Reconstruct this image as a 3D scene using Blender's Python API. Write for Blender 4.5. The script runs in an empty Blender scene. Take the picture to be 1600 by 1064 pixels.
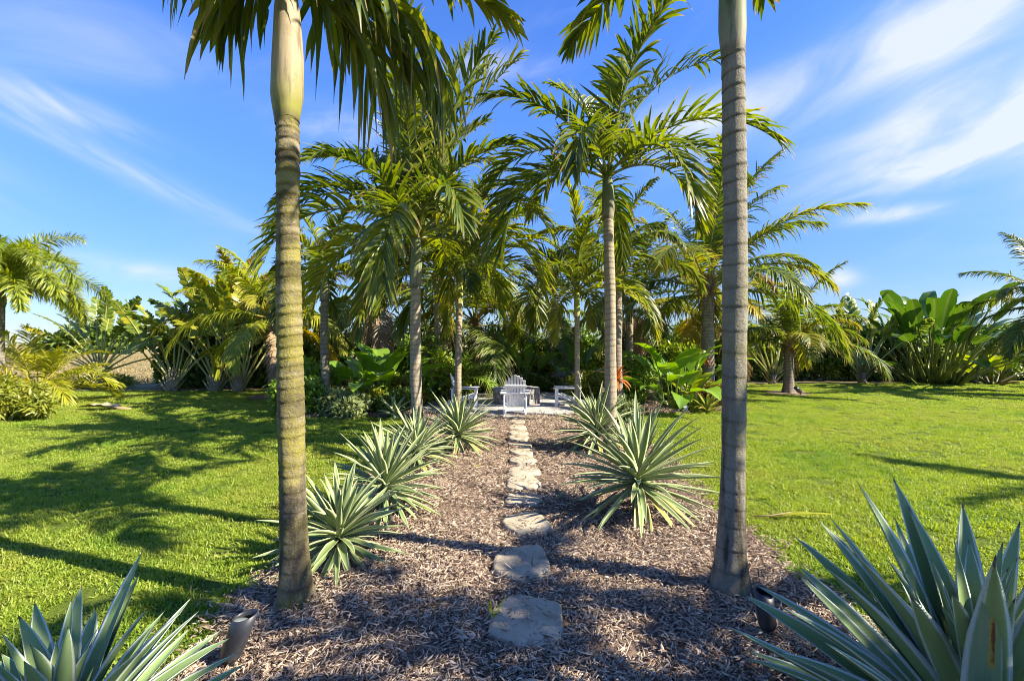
import bpy, math, random
import numpy as np
from mathutils import Vector, Matrix

SC = bpy.context.scene
COL = SC.collection
R = math.radians
FPX, HOR, CAMH = 711.0, 535.0, 1.65      # photo focal length in photo pixels, horizon row, eye height

def ground_at(px, py):
    y = FPX * CAMH / (py - HOR)
    return ((px - 800) * y / FPX, y)

def point_at(px, py, y):
    return ((px - 800) * y / FPX, y, CAMH - (py - HOR) * y / FPX)

# ------------------------------------------------------------------ objects
def tag(o, label=None, cat=None, group=None, kind=None):
    if label: o['label'] = label
    if cat: o['category'] = cat
    if group: o['group'] = group
    if kind: o['kind'] = kind
    return o

def thing(name, label, cat, loc=(0, 0, 0), group=None, rz=0.0):
    o = bpy.data.objects.new(name, None)
    o.empty_display_size = .1
    COL.objects.link(o)
    o.location = loc
    o.rotation_euler = (0, 0, rz)
    return tag(o, label, cat, group)

def link(name, me, parent=None, loc=(0, 0, 0), rot=(0, 0, 0), scale=(1, 1, 1)):
    o = bpy.data.objects.new(name, me)
    COL.objects.link(o)
    o.parent = parent
    o.location = loc
    o.rotation_euler = rot
    o.scale = scale
    return o

class MB:
    """collects vertices, quads and point attributes for ONE mesh"""
    def __init__(self):
        self.v, self.f, self.a, self.n = [], [], {}, 0
    def add(self, V, F, **attr):
        V = np.asarray(V, float).reshape(-1, 3)
        m = len(V)
        self.v.append(V)
        self.f.append(np.asarray(F, int).reshape(-1, 4) + self.n)
        for k in set(self.a) | set(attr):
            lst = self.a.setdefault(k, [np.zeros(self.n)] if self.n else [])
            val = attr.get(k, 0.0)
            lst.append(np.broadcast_to(np.asarray(val, float).reshape(-1) if not np.isscalar(val) else np.array([val]), (m,)).copy())
        self.n += m
    def mesh(self, name, mat, smooth=True):
        V = np.concatenate(self.v); F = np.concatenate(self.f)
        me = bpy.data.meshes.new(name)
        me.vertices.add(len(V)); me.vertices.foreach_set('co', V.astype(np.float32).ravel())
        tri = F[:, 2] == F[:, 3]
        cnt = np.where(tri, 3, 4)
        keep = np.ones(F.shape, bool); keep[tri, 3] = False
        loops = F[keep]
        me.loops.add(len(loops)); me.loops.foreach_set('vertex_index', loops.astype(np.int32))
        me.polygons.add(len(F))
        st = np.concatenate([[0], np.cumsum(cnt)[:-1]])
        me.polygons.foreach_set('loop_start', st.astype(np.int32))
        me.polygons.foreach_set('use_smooth', np.full(len(F), smooth))
        for k, l in self.a.items():
            at = me.attributes.new(k, 'FLOAT', 'POINT')
            at.data.foreach_set('value', np.concatenate(l).astype(np.float32))
        me.update(calc_edges=True)
        me.validate()
        if mat: me.materials.append(mat)
        return me

def norm(a):
    return a / np.maximum(np.linalg.norm(a, axis=-1, keepdims=True), 1e-9)

def tube(P, rad, n=6, cap=True, flat=1.0):
    """tube along points P with radii rad; returns V, F, along(0..1)"""
    P = np.asarray(P, float); rad = np.broadcast_to(np.asarray(rad, float), (len(P),)).copy()
    if cap:
        P = np.concatenate([P[:1], P, P[-1:]]); rad = np.concatenate([[1e-4], rad, [1e-4]])
    T = norm(np.gradient(P, axis=0))
    if cap:
        T[0] = T[1]; T[-1] = T[-2]
    ref = np.array([0., 1., 0.]) if abs(T[:, 1]).mean() < .8 else np.array([1., 0, 0])
    A = norm(np.cross(T, ref)); B = np.cross(T, A)
    th = np.linspace(0, 2 * np.pi, n, endpoint=False)
    V = P[:, None] + rad[:, None, None] * (np.cos(th)[None, :, None] * A[:, None] * flat + np.sin(th)[None, :, None] * B[:, None])
    return V.reshape(-1, 3), grid_faces(len(P), n, True), np.repeat(np.linspace(0, 1, len(P)), n)

def grid_faces(nu, nv, wrap=False):
    i = np.arange(nu - 1)[:, None]; j = np.arange(nv if wrap else nv - 1)[None]
    j2 = (j + 1) % nv
    return np.stack([i * nv + j, i * nv + j2, (i + 1) * nv + j2, (i + 1) * nv + j], -1).reshape(-1, 4)

def box(c, s, rot=None):
    c = np.array(c, float); s = np.array(s, float) / 2
    V = np.array([[x, y, z] for x in (-1, 1) for y in (-1, 1) for z in (-1, 1)], float) * s
    if rot is not None: V = V @ np.array(rot).T
    F = [[0, 1, 3, 2], [4, 6, 7, 5], [0, 4, 5, 1], [2, 3, 7, 6], [0, 2, 6, 4], [1, 5, 7, 3]]
    return V + c, F

def rot_x(a): return np.array(Matrix.Rotation(a, 3, 'X'))
def rot_z(a): return np.array(Matrix.Rotation(a, 3, 'Z'))

# ------------------------------------------------------------------ materials
class NT:
    def __init__(self, tree): self.t = tree
    def n(self, typ, **kw):
        nd = self.t.nodes.new(typ)
        for k, v in kw.items():
            if hasattr(nd, k): setattr(nd, k, v)
        return nd
    def l(self, a, b): self.t.links.new(a, b)
    def put(self, sock, v):
        if isinstance(v, bpy.types.NodeSocket): self.l(v, sock)
        elif isinstance(v, tuple) and len(v) == 3 and sock.type == 'RGBA': sock.default_value = (*v, 1)
        else: sock.default_value = v
    def math(self, op, a, b=0.0, c=0.0, clamp=False):
        nd = self.n('ShaderNodeMath', operation=op, use_clamp=clamp)
        self.put(nd.inputs[0], a); self.put(nd.inputs[1], b); self.put(nd.inputs[2], c)
        return nd.outputs[0]
    def mix(self, f, a, b, blend='MIX'):
        nd = self.n('ShaderNodeMix', data_type='RGBA', blend_type=blend)
        self.put(nd.inputs[0], f); self.put(nd.inputs[6], a); self.put(nd.inputs[7], b)
        return nd.outputs[2]
    def attr(self, name):
        nd = self.n('ShaderNodeAttribute'); nd.attribute_name = name
        return nd.outputs['Fac']
    def noise(self, scale, detail=3.0, rough=.55, vec=None, dist=0.0):
        nd = self.n('ShaderNodeTexNoise')
        nd.inputs['Scale'].default_value = scale; nd.inputs['Detail'].default_value = detail
        nd.inputs['Roughness'].default_value = rough; nd.inputs['Distortion'].default_value = dist
        if vec is not None: self.l(vec, nd.inputs['Vector'])
        return nd.outputs['Fac']
    def ramp(self, f, a, b):   # smooth step a..b
        nd = self.n('ShaderNodeMapRange', interpolation_type='SMOOTHSTEP')
        self.put(nd.inputs[0], f); nd.inputs[1].default_value = a; nd.inputs[2].default_value = b
        return nd.outputs[0]
    def pos(self, scale=(1, 1, 1), kind='obj'):
        if kind == 'world':
            src = self.n('ShaderNodeNewGeometry').outputs['Position']
        else:
            src = self.n('ShaderNodeTexCoord').outputs['Object']
        m = self.n('ShaderNodeMapping'); m.inputs['Scale'].default_value = scale
        self.l(src, m.inputs['Vector'])
        return m.outputs[0]
    def objrand(self): return self.n('ShaderNodeObjectInfo').outputs['Random']

def new_mat(name):
    m = bpy.data.materials.new(name); m.use_nodes = True
    t = NT(m.node_tree); m.node_tree.nodes.clear()
    out = t.n('ShaderNodeOutputMaterial')
    return m, t, out

def finish(t, out, col, rough=.6, bump=None, bstr=.3, bdist=.01, trans=None, tcol=None, spec=.5, sheen=0):
    p = t.n('ShaderNodeBsdfPrincipled')
    t.put(p.inputs['Base Color'], col); t.put(p.inputs['Roughness'], rough)
    p.inputs['Specular IOR Level'].default_value = spec
    if bump is not None:
        b = t.n('ShaderNodeBump'); b.inputs['Strength'].default_value = bstr; b.inputs['Distance'].default_value = bdist
        t.l(bump, b.inputs['Height']); t.l(b.outputs[0], p.inputs['Normal'])
    sh = p.outputs[0]
    if trans:
        tr = t.n('ShaderNodeBsdfTranslucent'); t.put(tr.inputs[0], tcol if tcol is not None else col)
        mx = t.n('ShaderNodeMixShader'); mx.inputs[0].default_value = trans
        t.l(sh, mx.inputs[1]); t.l(tr.outputs[0], mx.inputs[2]); sh = mx.outputs[0]
    t.l(sh, out.inputs[0])

def leaf_mat(name, ca, cb, stem, dry=(.34, .24, .09), dryness=.15, trans=.35, rough=.42, tboost=1.5, yellow=None, yamt=0.0):
    """leaves coloured by their own random value, stalk colour where stem = 1, dry tips where lv is near 1"""
    m, t, out = new_mat(name)
    rnd = t.attr('rnd')
    c = t.mix(rnd, ca, cb)
    c = t.mix(t.math('MULTIPLY', t.objrand(), .45), c, cb)
    if yellow:
        big = t.ramp(t.math('ADD', t.math('MULTIPLY', t.objrand(), .7), t.math('MULTIPLY', rnd, .4)), 1 - yamt, 1.15 - yamt * .6)
        c = t.mix(big, c, yellow)
    tip = t.math('ADD', t.attr('lv'), t.math('MULTIPLY', rnd, dryness * 2))
    c = t.mix(t.ramp(tip, 1.0, 1.0 + dryness), c, dry)
    c = t.mix(t.math('MULTIPLY', t.noise(9, 2, .5, t.pos()), .5), c, t.mix(.5, c, ca))
    c = t.mix(t.attr('stem'), c, stem)
    hs = t.n('ShaderNodeHueSaturation'); hs.inputs['Value'].default_value = tboost; hs.inputs['Saturation'].default_value = 1.1
    hs.inputs['Hue'].default_value = .496
    t.l(c, hs.inputs['Color'])
    finish(t, out, c, rough, trans=trans, tcol=hs.outputs[0], spec=.45)
    return m

M = {}
M['manila'] = leaf_mat('manila_palm_leaf', (.038, .08, .010), (.215, .245, .022), (.22, .25, .05), dryness=.15, trans=.42, yellow=(.32, .32, .03), yamt=.33, rough=.36)
M['coconut'] = leaf_mat('coconut_leaf', (.05, .095, .014), (.20, .245, .028), (.28, .27, .06), dryness=.20, trans=.46, yellow=(.32, .28, .03), yamt=.30)
M['coconut_yellow'] = leaf_mat('coconut_leaf_yellow', (.19, .24, .02), (.34, .37, .03), (.36, .30, .06), dryness=.12, trans=.42, yellow=(.42, .30, .03), yamt=.5)
M['dry'] = leaf_mat('dry_frond', (.20, .13, .065), (.38, .28, .16), (.33, .24, .13), dryness=.1, trans=.2, rough=.8)
M['foxtail'] = leaf_mat('foxtail_leaf', (.11, .17, .018), (.28, .33, .035), (.28, .29, .05), dryness=.04, trans=.42, yellow=(.42, .43, .04), yamt=.4)
M['areca'] = leaf_mat('areca_leaf', (.20, .23, .015), (.38, .37, .02), (.42, .36, .03), dryness=.06, trans=.4, yellow=(.52, .44, .02), yamt=.4)
M['traveller'] = leaf_mat('traveller_leaf', (.08, .15, .025), (.25, .31, .04), (.42, .43, .18), dryness=.08, trans=.4, yellow=(.45, .42, .03), yamt=.3, rough=.34)
M['banana'] = leaf_mat('banana_leaf', (.032, .095, .013), (.10, .18, .02), (.17, .20, .05), dryness=.03, trans=.3, rough=.28)
M['ear'] = leaf_mat('elephant_ear_leaf', (.11, .24, .02), (.24, .38, .035), (.16, .24, .06), dryness=.02, trans=.36, rough=.3)
M['hedge'] = leaf_mat('hedge_leaf', (.06, .12, .02), (.21, .29, .045), (.10, .07, .04), dryness=.03, trans=.22, rough=.35)
M['bush'] = leaf_mat('bush_leaf', (.085, .17, .018), (.27, .38, .04), (.12, .09, .05), dryness=.04, trans=.3)
M['bush_dark'] = leaf_mat('dark_bush_leaf', (.055, .11, .018), (.18, .25, .035), (.10, .07, .04), dryness=.04, trans=.25)
M['bush_lime'] = leaf_mat('lime_bush_leaf', (.15, .22, .018), (.32, .38, .035), (.16, .14, .05), dryness=.05, trans=.35)
M['bush_gold'] = leaf_mat('golden_bush_leaf', (.13, .17, .018), (.30, .31, .03), (.16, .13, .05), dryness=.12, trans=.35)
M['rust'] = leaf_mat('rust_bush_leaf', (.10, .12, .018), (.34, .18, .03), (.14, .10, .05), dryness=.05, trans=.3)
M['variegated'] = leaf_mat('variegated_leaf', (.08, .13, .035), (.27, .31, .12), (.14, .12, .06), dryness=.05, trans=.3)
M['orange'] = leaf_mat('orange_bromeliad_leaf', (.34, .08, .02), (.50, .20, .06), (.4, .1, .02), dryness=.1, trans=.3)
M['bromeliad'] = leaf_mat('bromeliad_leaf', (.13, .19, .025), (.33, .33, .07), (.3, .3, .1), dryness=.22, dry=(.42, .20, .12), trans=.35, rough=.3)
def grass_mat():
    m = leaf_mat('grass_blade', (.15, .25, .018), (.37, .43, .05), (.2, .2, .05), dry=(.50, .43, .16), dryness=.17, trans=.45, rough=.45)
    t = NT(m.node_tree); p = next(n for n in m.node_tree.nodes if n.type == 'BSDF_PRINCIPLED'); tr = next(n for n in m.node_tree.nodes if n.type == 'BSDF_TRANSLUCENT')
    w = t.pos(kind='world')
    f = t.math('ADD', t.math('MULTIPLY', t.noise(.55, 4, .65, w), .7), t.math('MULTIPLY', t.noise(4.5, 3, .6, w), .3))
    for nd, am in ((p, .45), (tr, .35)):
        src = nd.inputs[0].links[0].from_socket
        c = t.mix(t.math('MULTIPLY', t.ramp(f, .47, .64), am), src, (.36, .34, .06))
        c = t.mix(t.math('MULTIPLY', t.ramp(f, .50, .34), .6), c, (.12, .27, .012))
        t.l(c, nd.inputs[0])
    return m
M['grass'] = grass_mat()

M['field_blade'] = leaf_mat('field_grass_blade', (.16, .15, .05), (.42, .33, .17), (.3, .25, .1), dryness=.2, trans=.3, rough=.7)

def agave_mat(name, c_mid, c_mid2, c_edge, edge0, edge1, dryb=0.0, streak=.25):
    m, t, out = new_mat(name)
    u = t.math('ABSOLUTE', t.attr('lu'))
    rnd = t.attr('rnd')
    e = t.math('ADD', u, t.math('MULTIPLY', t.math('SUBTRACT', t.objrand(), .5), .16))
    strk = t.noise(1, 3, .6, t.pos((3, 60, 60)))
    mid = t.mix(t.math('MULTIPLY', strk, .9), c_mid, c_mid2)
    mid = t.mix(t.math('MULTIPLY', t.objrand(), .4), mid, c_mid2)
    c = t.mix(t.ramp(t.math('ADD', e, t.math('MULTIPLY', t.math('SUBTRACT', strk, .5), streak)), edge0, edge1), mid, c_edge)
    if dryb:
        dr = t.math('ADD', t.attr('lv'), t.math('MULTIPLY', t.math('SUBTRACT', t.noise(14, 3, .6, t.pos()), .5), .16))
        c = t.mix(t.ramp(dr, .955, .985), c, (.07, .04, .025))
    else:
        c = t.mix(t.ramp(t.attr('lv'), .965, .985), c, (.06, .035, .02))
    spot = t.ramp(t.noise(38, 2, .5, t.pos((.4, 1, 1))), .70, .78)
    c = t.mix(t.math('MULTIPLY', spot, .35), c, (.22, .17, .08))
    c = t.mix(t.math('MULTIPLY', t.ramp(t.noise(7, 4, .6, t.pos()), .45, .75), .22), c, t.mix(.5, c, (.30, .33, .28)))
    finish(t, out, c, t.math('ADD', .42, t.math('MULTIPLY', strk, .22)), bump=strk, bstr=.16, bdist=.004, trans=.10, tcol=c, spec=.4)
    return m
M['agave'] = agave_mat('variegated_agave', (.12, .19, .06), (.22, .29, .10), (.46, .49, .25), .52, .78)
M['agave_blue'] = agave_mat('blue_agave', (.145, .235, .07), (.24, .33, .13), (.60, .66, .54), .68, .86, dryb=1, streak=.10)
M['agave_old'] = agave_mat('yellowing_agave', (.30, .28, .05), (.42, .36, .07), (.6, .52, .2), .45, .7, dryb=1)

def scar_mat():
    m, t, out = new_mat('scarred_agave')
    u = t.attr('lu'); au = t.math('ABSOLUTE', u); v = t.attr('lv')
    strk = t.noise(1, 3, .6, t.pos((3, 60, 60)))
    c = t.mix(strk, (.10, .17, .075), (.19, .25, .13))
    c = t.mix(t.ramp(au, .74, .92), c, (.52, .58, .47))
    nz = t.noise(26, 4, .65, t.pos())
    du = t.math('DIVIDE', t.math('ADD', u, .03), .22); dv = t.math('DIVIDE', t.math('SUBTRACT', v, .72), .12)
    d = t.math('ADD', t.math('SQRT', t.math('ADD', t.math('MULTIPLY', du, du), t.math('MULTIPLY', dv, dv))), t.math('MULTIPLY', t.math('SUBTRACT', nz, .5), 1.7))
    c = t.mix(t.math('SUBTRACT', 1, t.ramp(d, .8, 1.25)), c, (.27, .21, .035))
    c = t.mix(t.math('SUBTRACT', 1, t.ramp(d, .35, .75)), c, (.10, .04, .015))
    c = t.mix(t.ramp(v, .965, .985), c, (.06, .035, .02))
    finish(t, out, c, .5, bump=strk, bstr=.16, bdist=.004, trans=.10, tcol=c, spec=.4)
    return m
M['agave_scar'] = scar_mat()

def trunk_mat(name, ca, cb, ring, moss, moss_amt, stain=(.05, .04, .03), stain_amt=.6, pale=(.42, .40, .35), moss_hi=9.0, shade_band=0.0):
    m, t, out = new_mat(name)
    p = t.pos()
    z = t.attr('hz')
    fine = t.noise(46, 6, .72, p); mid = t.noise(7, 4, .6, p); big = t.noise(2.2, 3, .6, p)
    c = t.mix(t.ramp(mid, .3, .7), ca, cb)
    if shade_band:  # frond shadows across the trunk, painted into the bark as dark bands
        seg = t.math('ADD', t.noise(1, 2, .5, t.pos((.5, .5, 6.5))), t.math('MULTIPLY', t.math('SUBTRACT', mid, .5), .35))
        c = t.mix(t.math('MULTIPLY', t.ramp(seg, .46, .58), shade_band), c, tuple(x * .42 for x in ca))
    c = t.mix(t.math('MULTIPLY', t.ramp(fine, .56, .68), .65), c, pale)
    ringf = t.math('MULTIPLY', t.attr('ring'), t.ramp(t.noise(5, 3, .6, p), .2, .5))
    c = t.mix(ringf, c, ring)
    c = t.mix(t.math('MULTIPLY', t.ramp(t.math('ADD', t.math('MULTIPLY', mid, .6), t.math('MULTIPLY', fine, .4)), .52, .66), stain_amt * .6), c, tuple(x * .45 for x in ca))
    mm = t.math('ADD', t.math('MULTIPLY', big, .6), t.math('MULTIPLY', fine, .5))
    mm = t.math('MULTIPLY', t.ramp(mm, .68 - moss_amt * .4, .86 - moss_amt * .4), t.math('SUBTRACT', 1, t.ramp(z, moss_hi * .6, moss_hi)))
    c = t.mix(t.math('MULTIPLY', mm, .85), c, moss)
    if shade_band: c = t.mix(t.math('MULTIPLY', t.ramp(seg, .44, .60), t.math('ADD', .35 * shade_band, t.math('MULTIPLY', t.ramp(z, 1.4, 2.4), .65 * shade_band))), c, t.mix(.72, c, (.035, .028, .018)))  # same painted frond shade over the moss, stronger higher up
    vert = t.noise(3, 4, .6, t.pos((4, 4, .5)))
    sm = t.math('MULTIPLY', t.ramp(t.math('ADD', vert, t.math('MULTIPLY', mid, .35)), .58, .80), t.math('SUBTRACT', 1, t.ramp(z, .5, 1.9)))
    c = t.mix(t.math('MULTIPLY', sm, stain_amt), c, stain)
    c = t.mix(t.math('MULTIPLY', t.ramp(t.noise(90, 3, .6, t.pos((1, 1, 1.6))), .56, .66), .45), c, tuple(x * .4 for x in ca))
    wh = t.ramp(t.noise(60, 2, .5, p), .68, .74)
    c = t.mix(t.math('MULTIPLY', wh, .5), c, (.45, .44, .38))
    h = t.math('ADD', t.math('MULTIPLY', fine, .7), t.math('MULTIPLY', mid, .6))
    finish(t, out, c, .85, bump=h, bstr=.9, bdist=.02, spec=.2)
    return m
M['trunk_mossy'] = trunk_mat('mossy_palm_bark', (.20, .165, .105), (.30, .25, .165), (.09, .07, .04), (.24, .215, .03), .55, moss_hi=4.6, shade_band=.85, stain_amt=.8)
M['trunk_grey'] = trunk_mat('grey_palm_bark', (.19, .17, .125), (.29, .26, .20), (.075, .068, .04), (.21, .20, .06), .36, moss_hi=2.9, stain=(.035, .03, .02), stain_amt=.9)
M['trunk_tan'] = trunk_mat('tan_palm_bark', (.30, .25, .17), (.38, .32, .22), (.17, .14, .09), (.27, .23, .05), .22, moss_hi=4, stain_amt=.5)
M['trunk_coco'] = trunk_mat('coconut_bark', (.20, .165, .125), (.33, .28, .22), (.13, .11, .08), (.2, .18, .06), .05, stain_amt=.3)

def shaft_mat(name, ca, cb, low):
    m, t, out = new_mat(name)
    st = t.noise(2, 3, .6, t.pos((14, 14, 1.2)))
    v = t.attr('lv')
    c = t.mix(st, ca, cb)
    c = t.mix(t.math('SUBTRACT', 1, t.ramp(t.math('ADD', v, t.math('MULTIPLY', st, .35)), .18, .62)), c, low)
    c = t.mix(t.attr('ring'), c, (.10, .08, .04))
    c = t.mix(t.math('MULTIPLY', t.ramp(t.noise(3, 5, .65, t.pos((7, 7, .8))), .50, .66), .7), c, tuple(x * .45 for x in ca))
    c = t.mix(t.math('MULTIPLY', t.ramp(t.noise(11, 4, .6, t.pos()), .56, .70), .6), c, (.22, .17, .09))
    finish(t, out, c, .62, bump=st, bstr=.3, spec=.2)
    return m
M['shaft_pale'] = shaft_mat('pale_crownshaft', (.23, .185, .11), (.40, .34, .24), (.20, .20, .035))
M['shaft_green'] = shaft_mat('green_crownshaft', (.10, .13, .045), (.19, .21, .10), (.24, .22, .16))
M['shaft_lime'] = shaft_mat('lime_crownshaft', (.23, .26, .04), (.32, .34, .07), (.38, .36, .20))

def simple(name, a, b, scale=8, rough=.6, bstr=.2, spec=.5, stretch=(1, 1, 1), metal=0):
    m, t, out = new_mat(name)
    n = t.noise(scale, 5, .6, t.pos(stretch))
    c = t.mix(t.ramp(n, .3, .7), a, b)
    finish(t, out, c, rough, bump=n, bstr=bstr, bdist=.005, spec=spec)
    return m
M['white_paint'] = simple('white_chair_paint', (.64, .64, .63), (.82, .82, .81), 7, .55, .25, .4, (1, 1, .35))
M['fibre'] = simple('palm_fibre', (.12, .075, .035), (.30, .21, .12), 20, .95, .6, .1, (6, 6, 1))
M['stone'] = None
M['dark_metal'] = simple('dark_metal', (.018, .02, .026), (.045, .047, .052), 9, .42, .08)
M['lamp_glass'] = simple('frosted_lens', (.25, .29, .29), (.33, .37, .36), 20, .25, .05)
M['statue'] = simple('dark_bronze', (.06, .06, .062), (.15, .15, .15), 14, .5, .2)
M['plastic'] = simple('white_plastic', (.62, .66, .74), (.72, .74, .8), 14, .5, .05)
M['block'] = simple('fire_pit_stone', (.24, .22, .20), (.40, .37, .34), 16, .9, .6, .2)
M['husk'] = simple('pale_dry_husk', (.28, .23, .12), (.42, .36, .22), 9, .85, .3, .2, (1, 6, 1))

def stone_mat():
    m, t, out = new_mat('stepping_stone')
    p = t.pos()
    a = t.noise(4, 4, .6, p); f = t.noise(46, 5, .7, p); s = t.noise(13, 3, .6, p)
    c = t.mix(t.ramp(a, .3, .7), (.34, .29, .21), (.48, .415, .31))
    c = t.mix(t.math('MULTIPLY', t.objrand(), .5), c, (.33, .27, .18))
    c = t.mix(t.math('MULTIPLY', t.ramp(s, .52, .68), .5), c, (.15, .125, .085))
    c = t.mix(t.math('MULTIPLY', t.ramp(f, .6, .7), .5), c, (.46, .42, .36))
    c = t.mix(t.math('MULTIPLY', t.ramp(t.noise(30, 2, .5, p), .70, .74), .7), c, (.09, .075, .06))
    finish(t, out, c, .9, bump=t.math('ADD', f, s), bstr=.55, bdist=.012, spec=.2)
    return m
M['stone'] = stone_mat()

def chip_mat():
    m, t, out = new_mat('wood_chip')
    r = t.attr('rnd')
    cr = t.n('ShaderNodeValToRGB'); t.l(r, cr.inputs[0])
    e = cr.color_ramp.elements
    e[0].color = (.075, .05, .034, 1); e[1].color = (.70, .58, .43, 1)
    for p, c in ((.25, (.19, .13, .092)), (.55, (.38, .285, .20)), (.82, (.55, .435, .315))):
        x = e.new(p); x.color = (*c, 1)
    g = t.noise(1, 3, .6, t.pos((60, 60, 60)))
    c = t.mix(t.math('MULTIPLY', g, .5), cr.outputs[0], (.10, .065, .05))
    finish(t, out, c, .85, bump=g, bstr=.3, spec=.2)
    return m
M['chip'] = chip_mat()

def ground_mats():
    m, t, out = new_mat('dry_field')
    p = t.pos(kind='world')
    c = t.mix(t.ramp(t.noise(.35, 5, .6, p), .35, .65), (.36, .27, .14), (.24, .21, .09))
    c = t.mix(t.math('MULTIPLY', t.noise(9, 4, .7, p), .6), c, (.17, .13, .06))
    finish(t, out, c, .95, bump=t.noise(14, 4, .7, p), bstr=.8, bdist=.05, spec=.1); M['field'] = m
    m, t, out = new_mat('turf')
    p = t.pos(kind='world')
    c = t.mix(t.ramp(t.noise(1.1, 4, .6, p), .35, .65), (.09, .14, .012), (.15, .19, .02))
    c = t.mix(t.math('MULTIPLY', t.ramp(t.noise(60, 3, .7, p), .4, .7), .7), c, (.02, .035, .006))
    finish(t, out, c, .9, bump=t.noise(90, 3, .7, p), bstr=.8, bdist=.03, spec=.15); M['turf'] = m
    m, t, out = new_mat('mulch')
    p = t.pos(kind='world')
    a = t.noise(1.3, 4, .6, p); f = t.noise(55, 5, .75, t.pos((1, .6, 1), 'world'), 1.2)
    c = t.mix(t.ramp(f, .3, .72), (.08, .055, .04), (.38, .28, .20))
    c = t.mix(t.math('MULTIPLY', t.ramp(a, .4, .7), .5), c, (.10, .065, .048))
    finish(t, out, c, .95, bump=f, bstr=1.0, bdist=.03, spec=.1); M['mulch'] = m
    m, t, out = new_mat('patio_paver')
    b = t.n('ShaderNodeTexBrick'); p = t.pos(kind='world'); t.l(p, b.inputs['Vector'])
    b.inputs['Scale'].default_value = 1; b.inputs['Brick Width'].default_value = .34; b.inputs['Row Height'].default_value = .24
    b.inputs['Mortar Size'].default_value = .008; b.inputs['Bias'].default_value = .1
    b.inputs['Color1'].default_value = (.50, .47, .44, 1); b.inputs['Color2'].default_value = (.38, .36, .34, 1); b.inputs['Mortar'].default_value = (.2, .18, .15, 1)
    f = t.noise(18, 4, .65, p)
    c = t.mix(t.math('MULTIPLY', f, .4), b.outputs['Color'], (.24, .22, .19))
    finish(t, out, c, .85, bump=f, bstr=.3, spec=.2); M['patio'] = m
ground_mats()

# ------------------------------------------------------------------ leaves and fronds
def leaflets(mb, base, d, up, L, W, droop, k, prof, fold, rnd, stiff=2.0):
    N = len(base); t = np.linspace(0, 1, k)
    c = base[:, None] + d[:, None] * L[:, None, None] * t[None, :, None]
    drop = droop[:, None] * L[:, None] * t[None] ** stiff
    c[..., 2] -= drop
    horiz = 1 - .25 * np.clip(droop, 0, 1.2)[:, None] * t[None] ** 2
    c[..., :2] = base[:, None, :2] + (c[..., :2] - base[:, None, :2]) * horiz[..., None]
    T = norm(np.gradient(c, axis=1))
    side = norm(np.cross(T, np.broadcast_to(up[:, None], T.shape)))
    nor = np.cross(side, T)
    w = (W[:, None] * prof(t)[None])[..., None] * .5
    V = np.stack([c - side * w + nor * w * fold, c, c + side * w + nor * w * fold], 2)
    f = grid_faces(k, 3)
    F = (f[None] + (np.arange(N) * k * 3)[:, None, None]).reshape(-1, 4)
    mb.add(V.reshape(-1, 3), F, rnd=np.repeat(rnd, k * 3), lv=np.tile(np.repeat(t, 3), N))

P_LANCE = lambda t: np.interp(t, [0, .12, .45, .75, 1], [.45, .9, 1, .7, .04])
P_BLUNT = lambda t: np.interp(t, [0, .1, .6, .88, 1], [.5, .95, 1, .75, .18])
P_STRIP = lambda t: np.interp(t, [0, .1, .8, 1], [1, 1, .95, .25])
P_HAIR = lambda t: np.interp(t, [0, .2, .6, 1], [.6, 1, .75, .05])

SPECIES = {
 #            n   leaflet  width  al0 al1 lift  droop  s0   k  fold  rachis
 'manila':  dict(n=44, L=.58, W=.050, al=(64, 24), lift=38, droop=.40, s0=.12, k=7, fold=.45, r=.017, prof=P_LANCE, p=1.15, jit=7),
 'manila_hang': dict(n=22, L=.64, W=.052, al=(60, 26), lift=4, droop=.95, s0=.16, k=9, fold=.5, r=.016, prof=P_LANCE, p=1.2, jit=13),
 'coconut': dict(n=82, L=.82, W=.050, al=(70, 26), lift=12, droop=.50, s0=.15, k=6, fold=.4, r=.024, prof=P_HAIR, p=1.4, jit=6),
 'foxtail': dict(n=210, L=.40, W=.027, al=(70, 45), lift=None, droop=.22, s0=.10, k=4, fold=.3, r=.015, prof=P_LANCE, p=1.3, jit=10),
 'areca':   dict(n=34, L=.46, W=.034, al=(60, 28), lift=30, droop=.4, s0=.28, k=5, fold=.35, r=.010, prof=P_LANCE, p=1.4, jit=6),
 'traveller': dict(n=26, L=.235, W=.068, al=(66, 36), lift=12, droop=.22, s0=.50, k=4, fold=.12, r=.024, prof=P_STRIP, p=2.0, jit=3),
}
FR = {}
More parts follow.
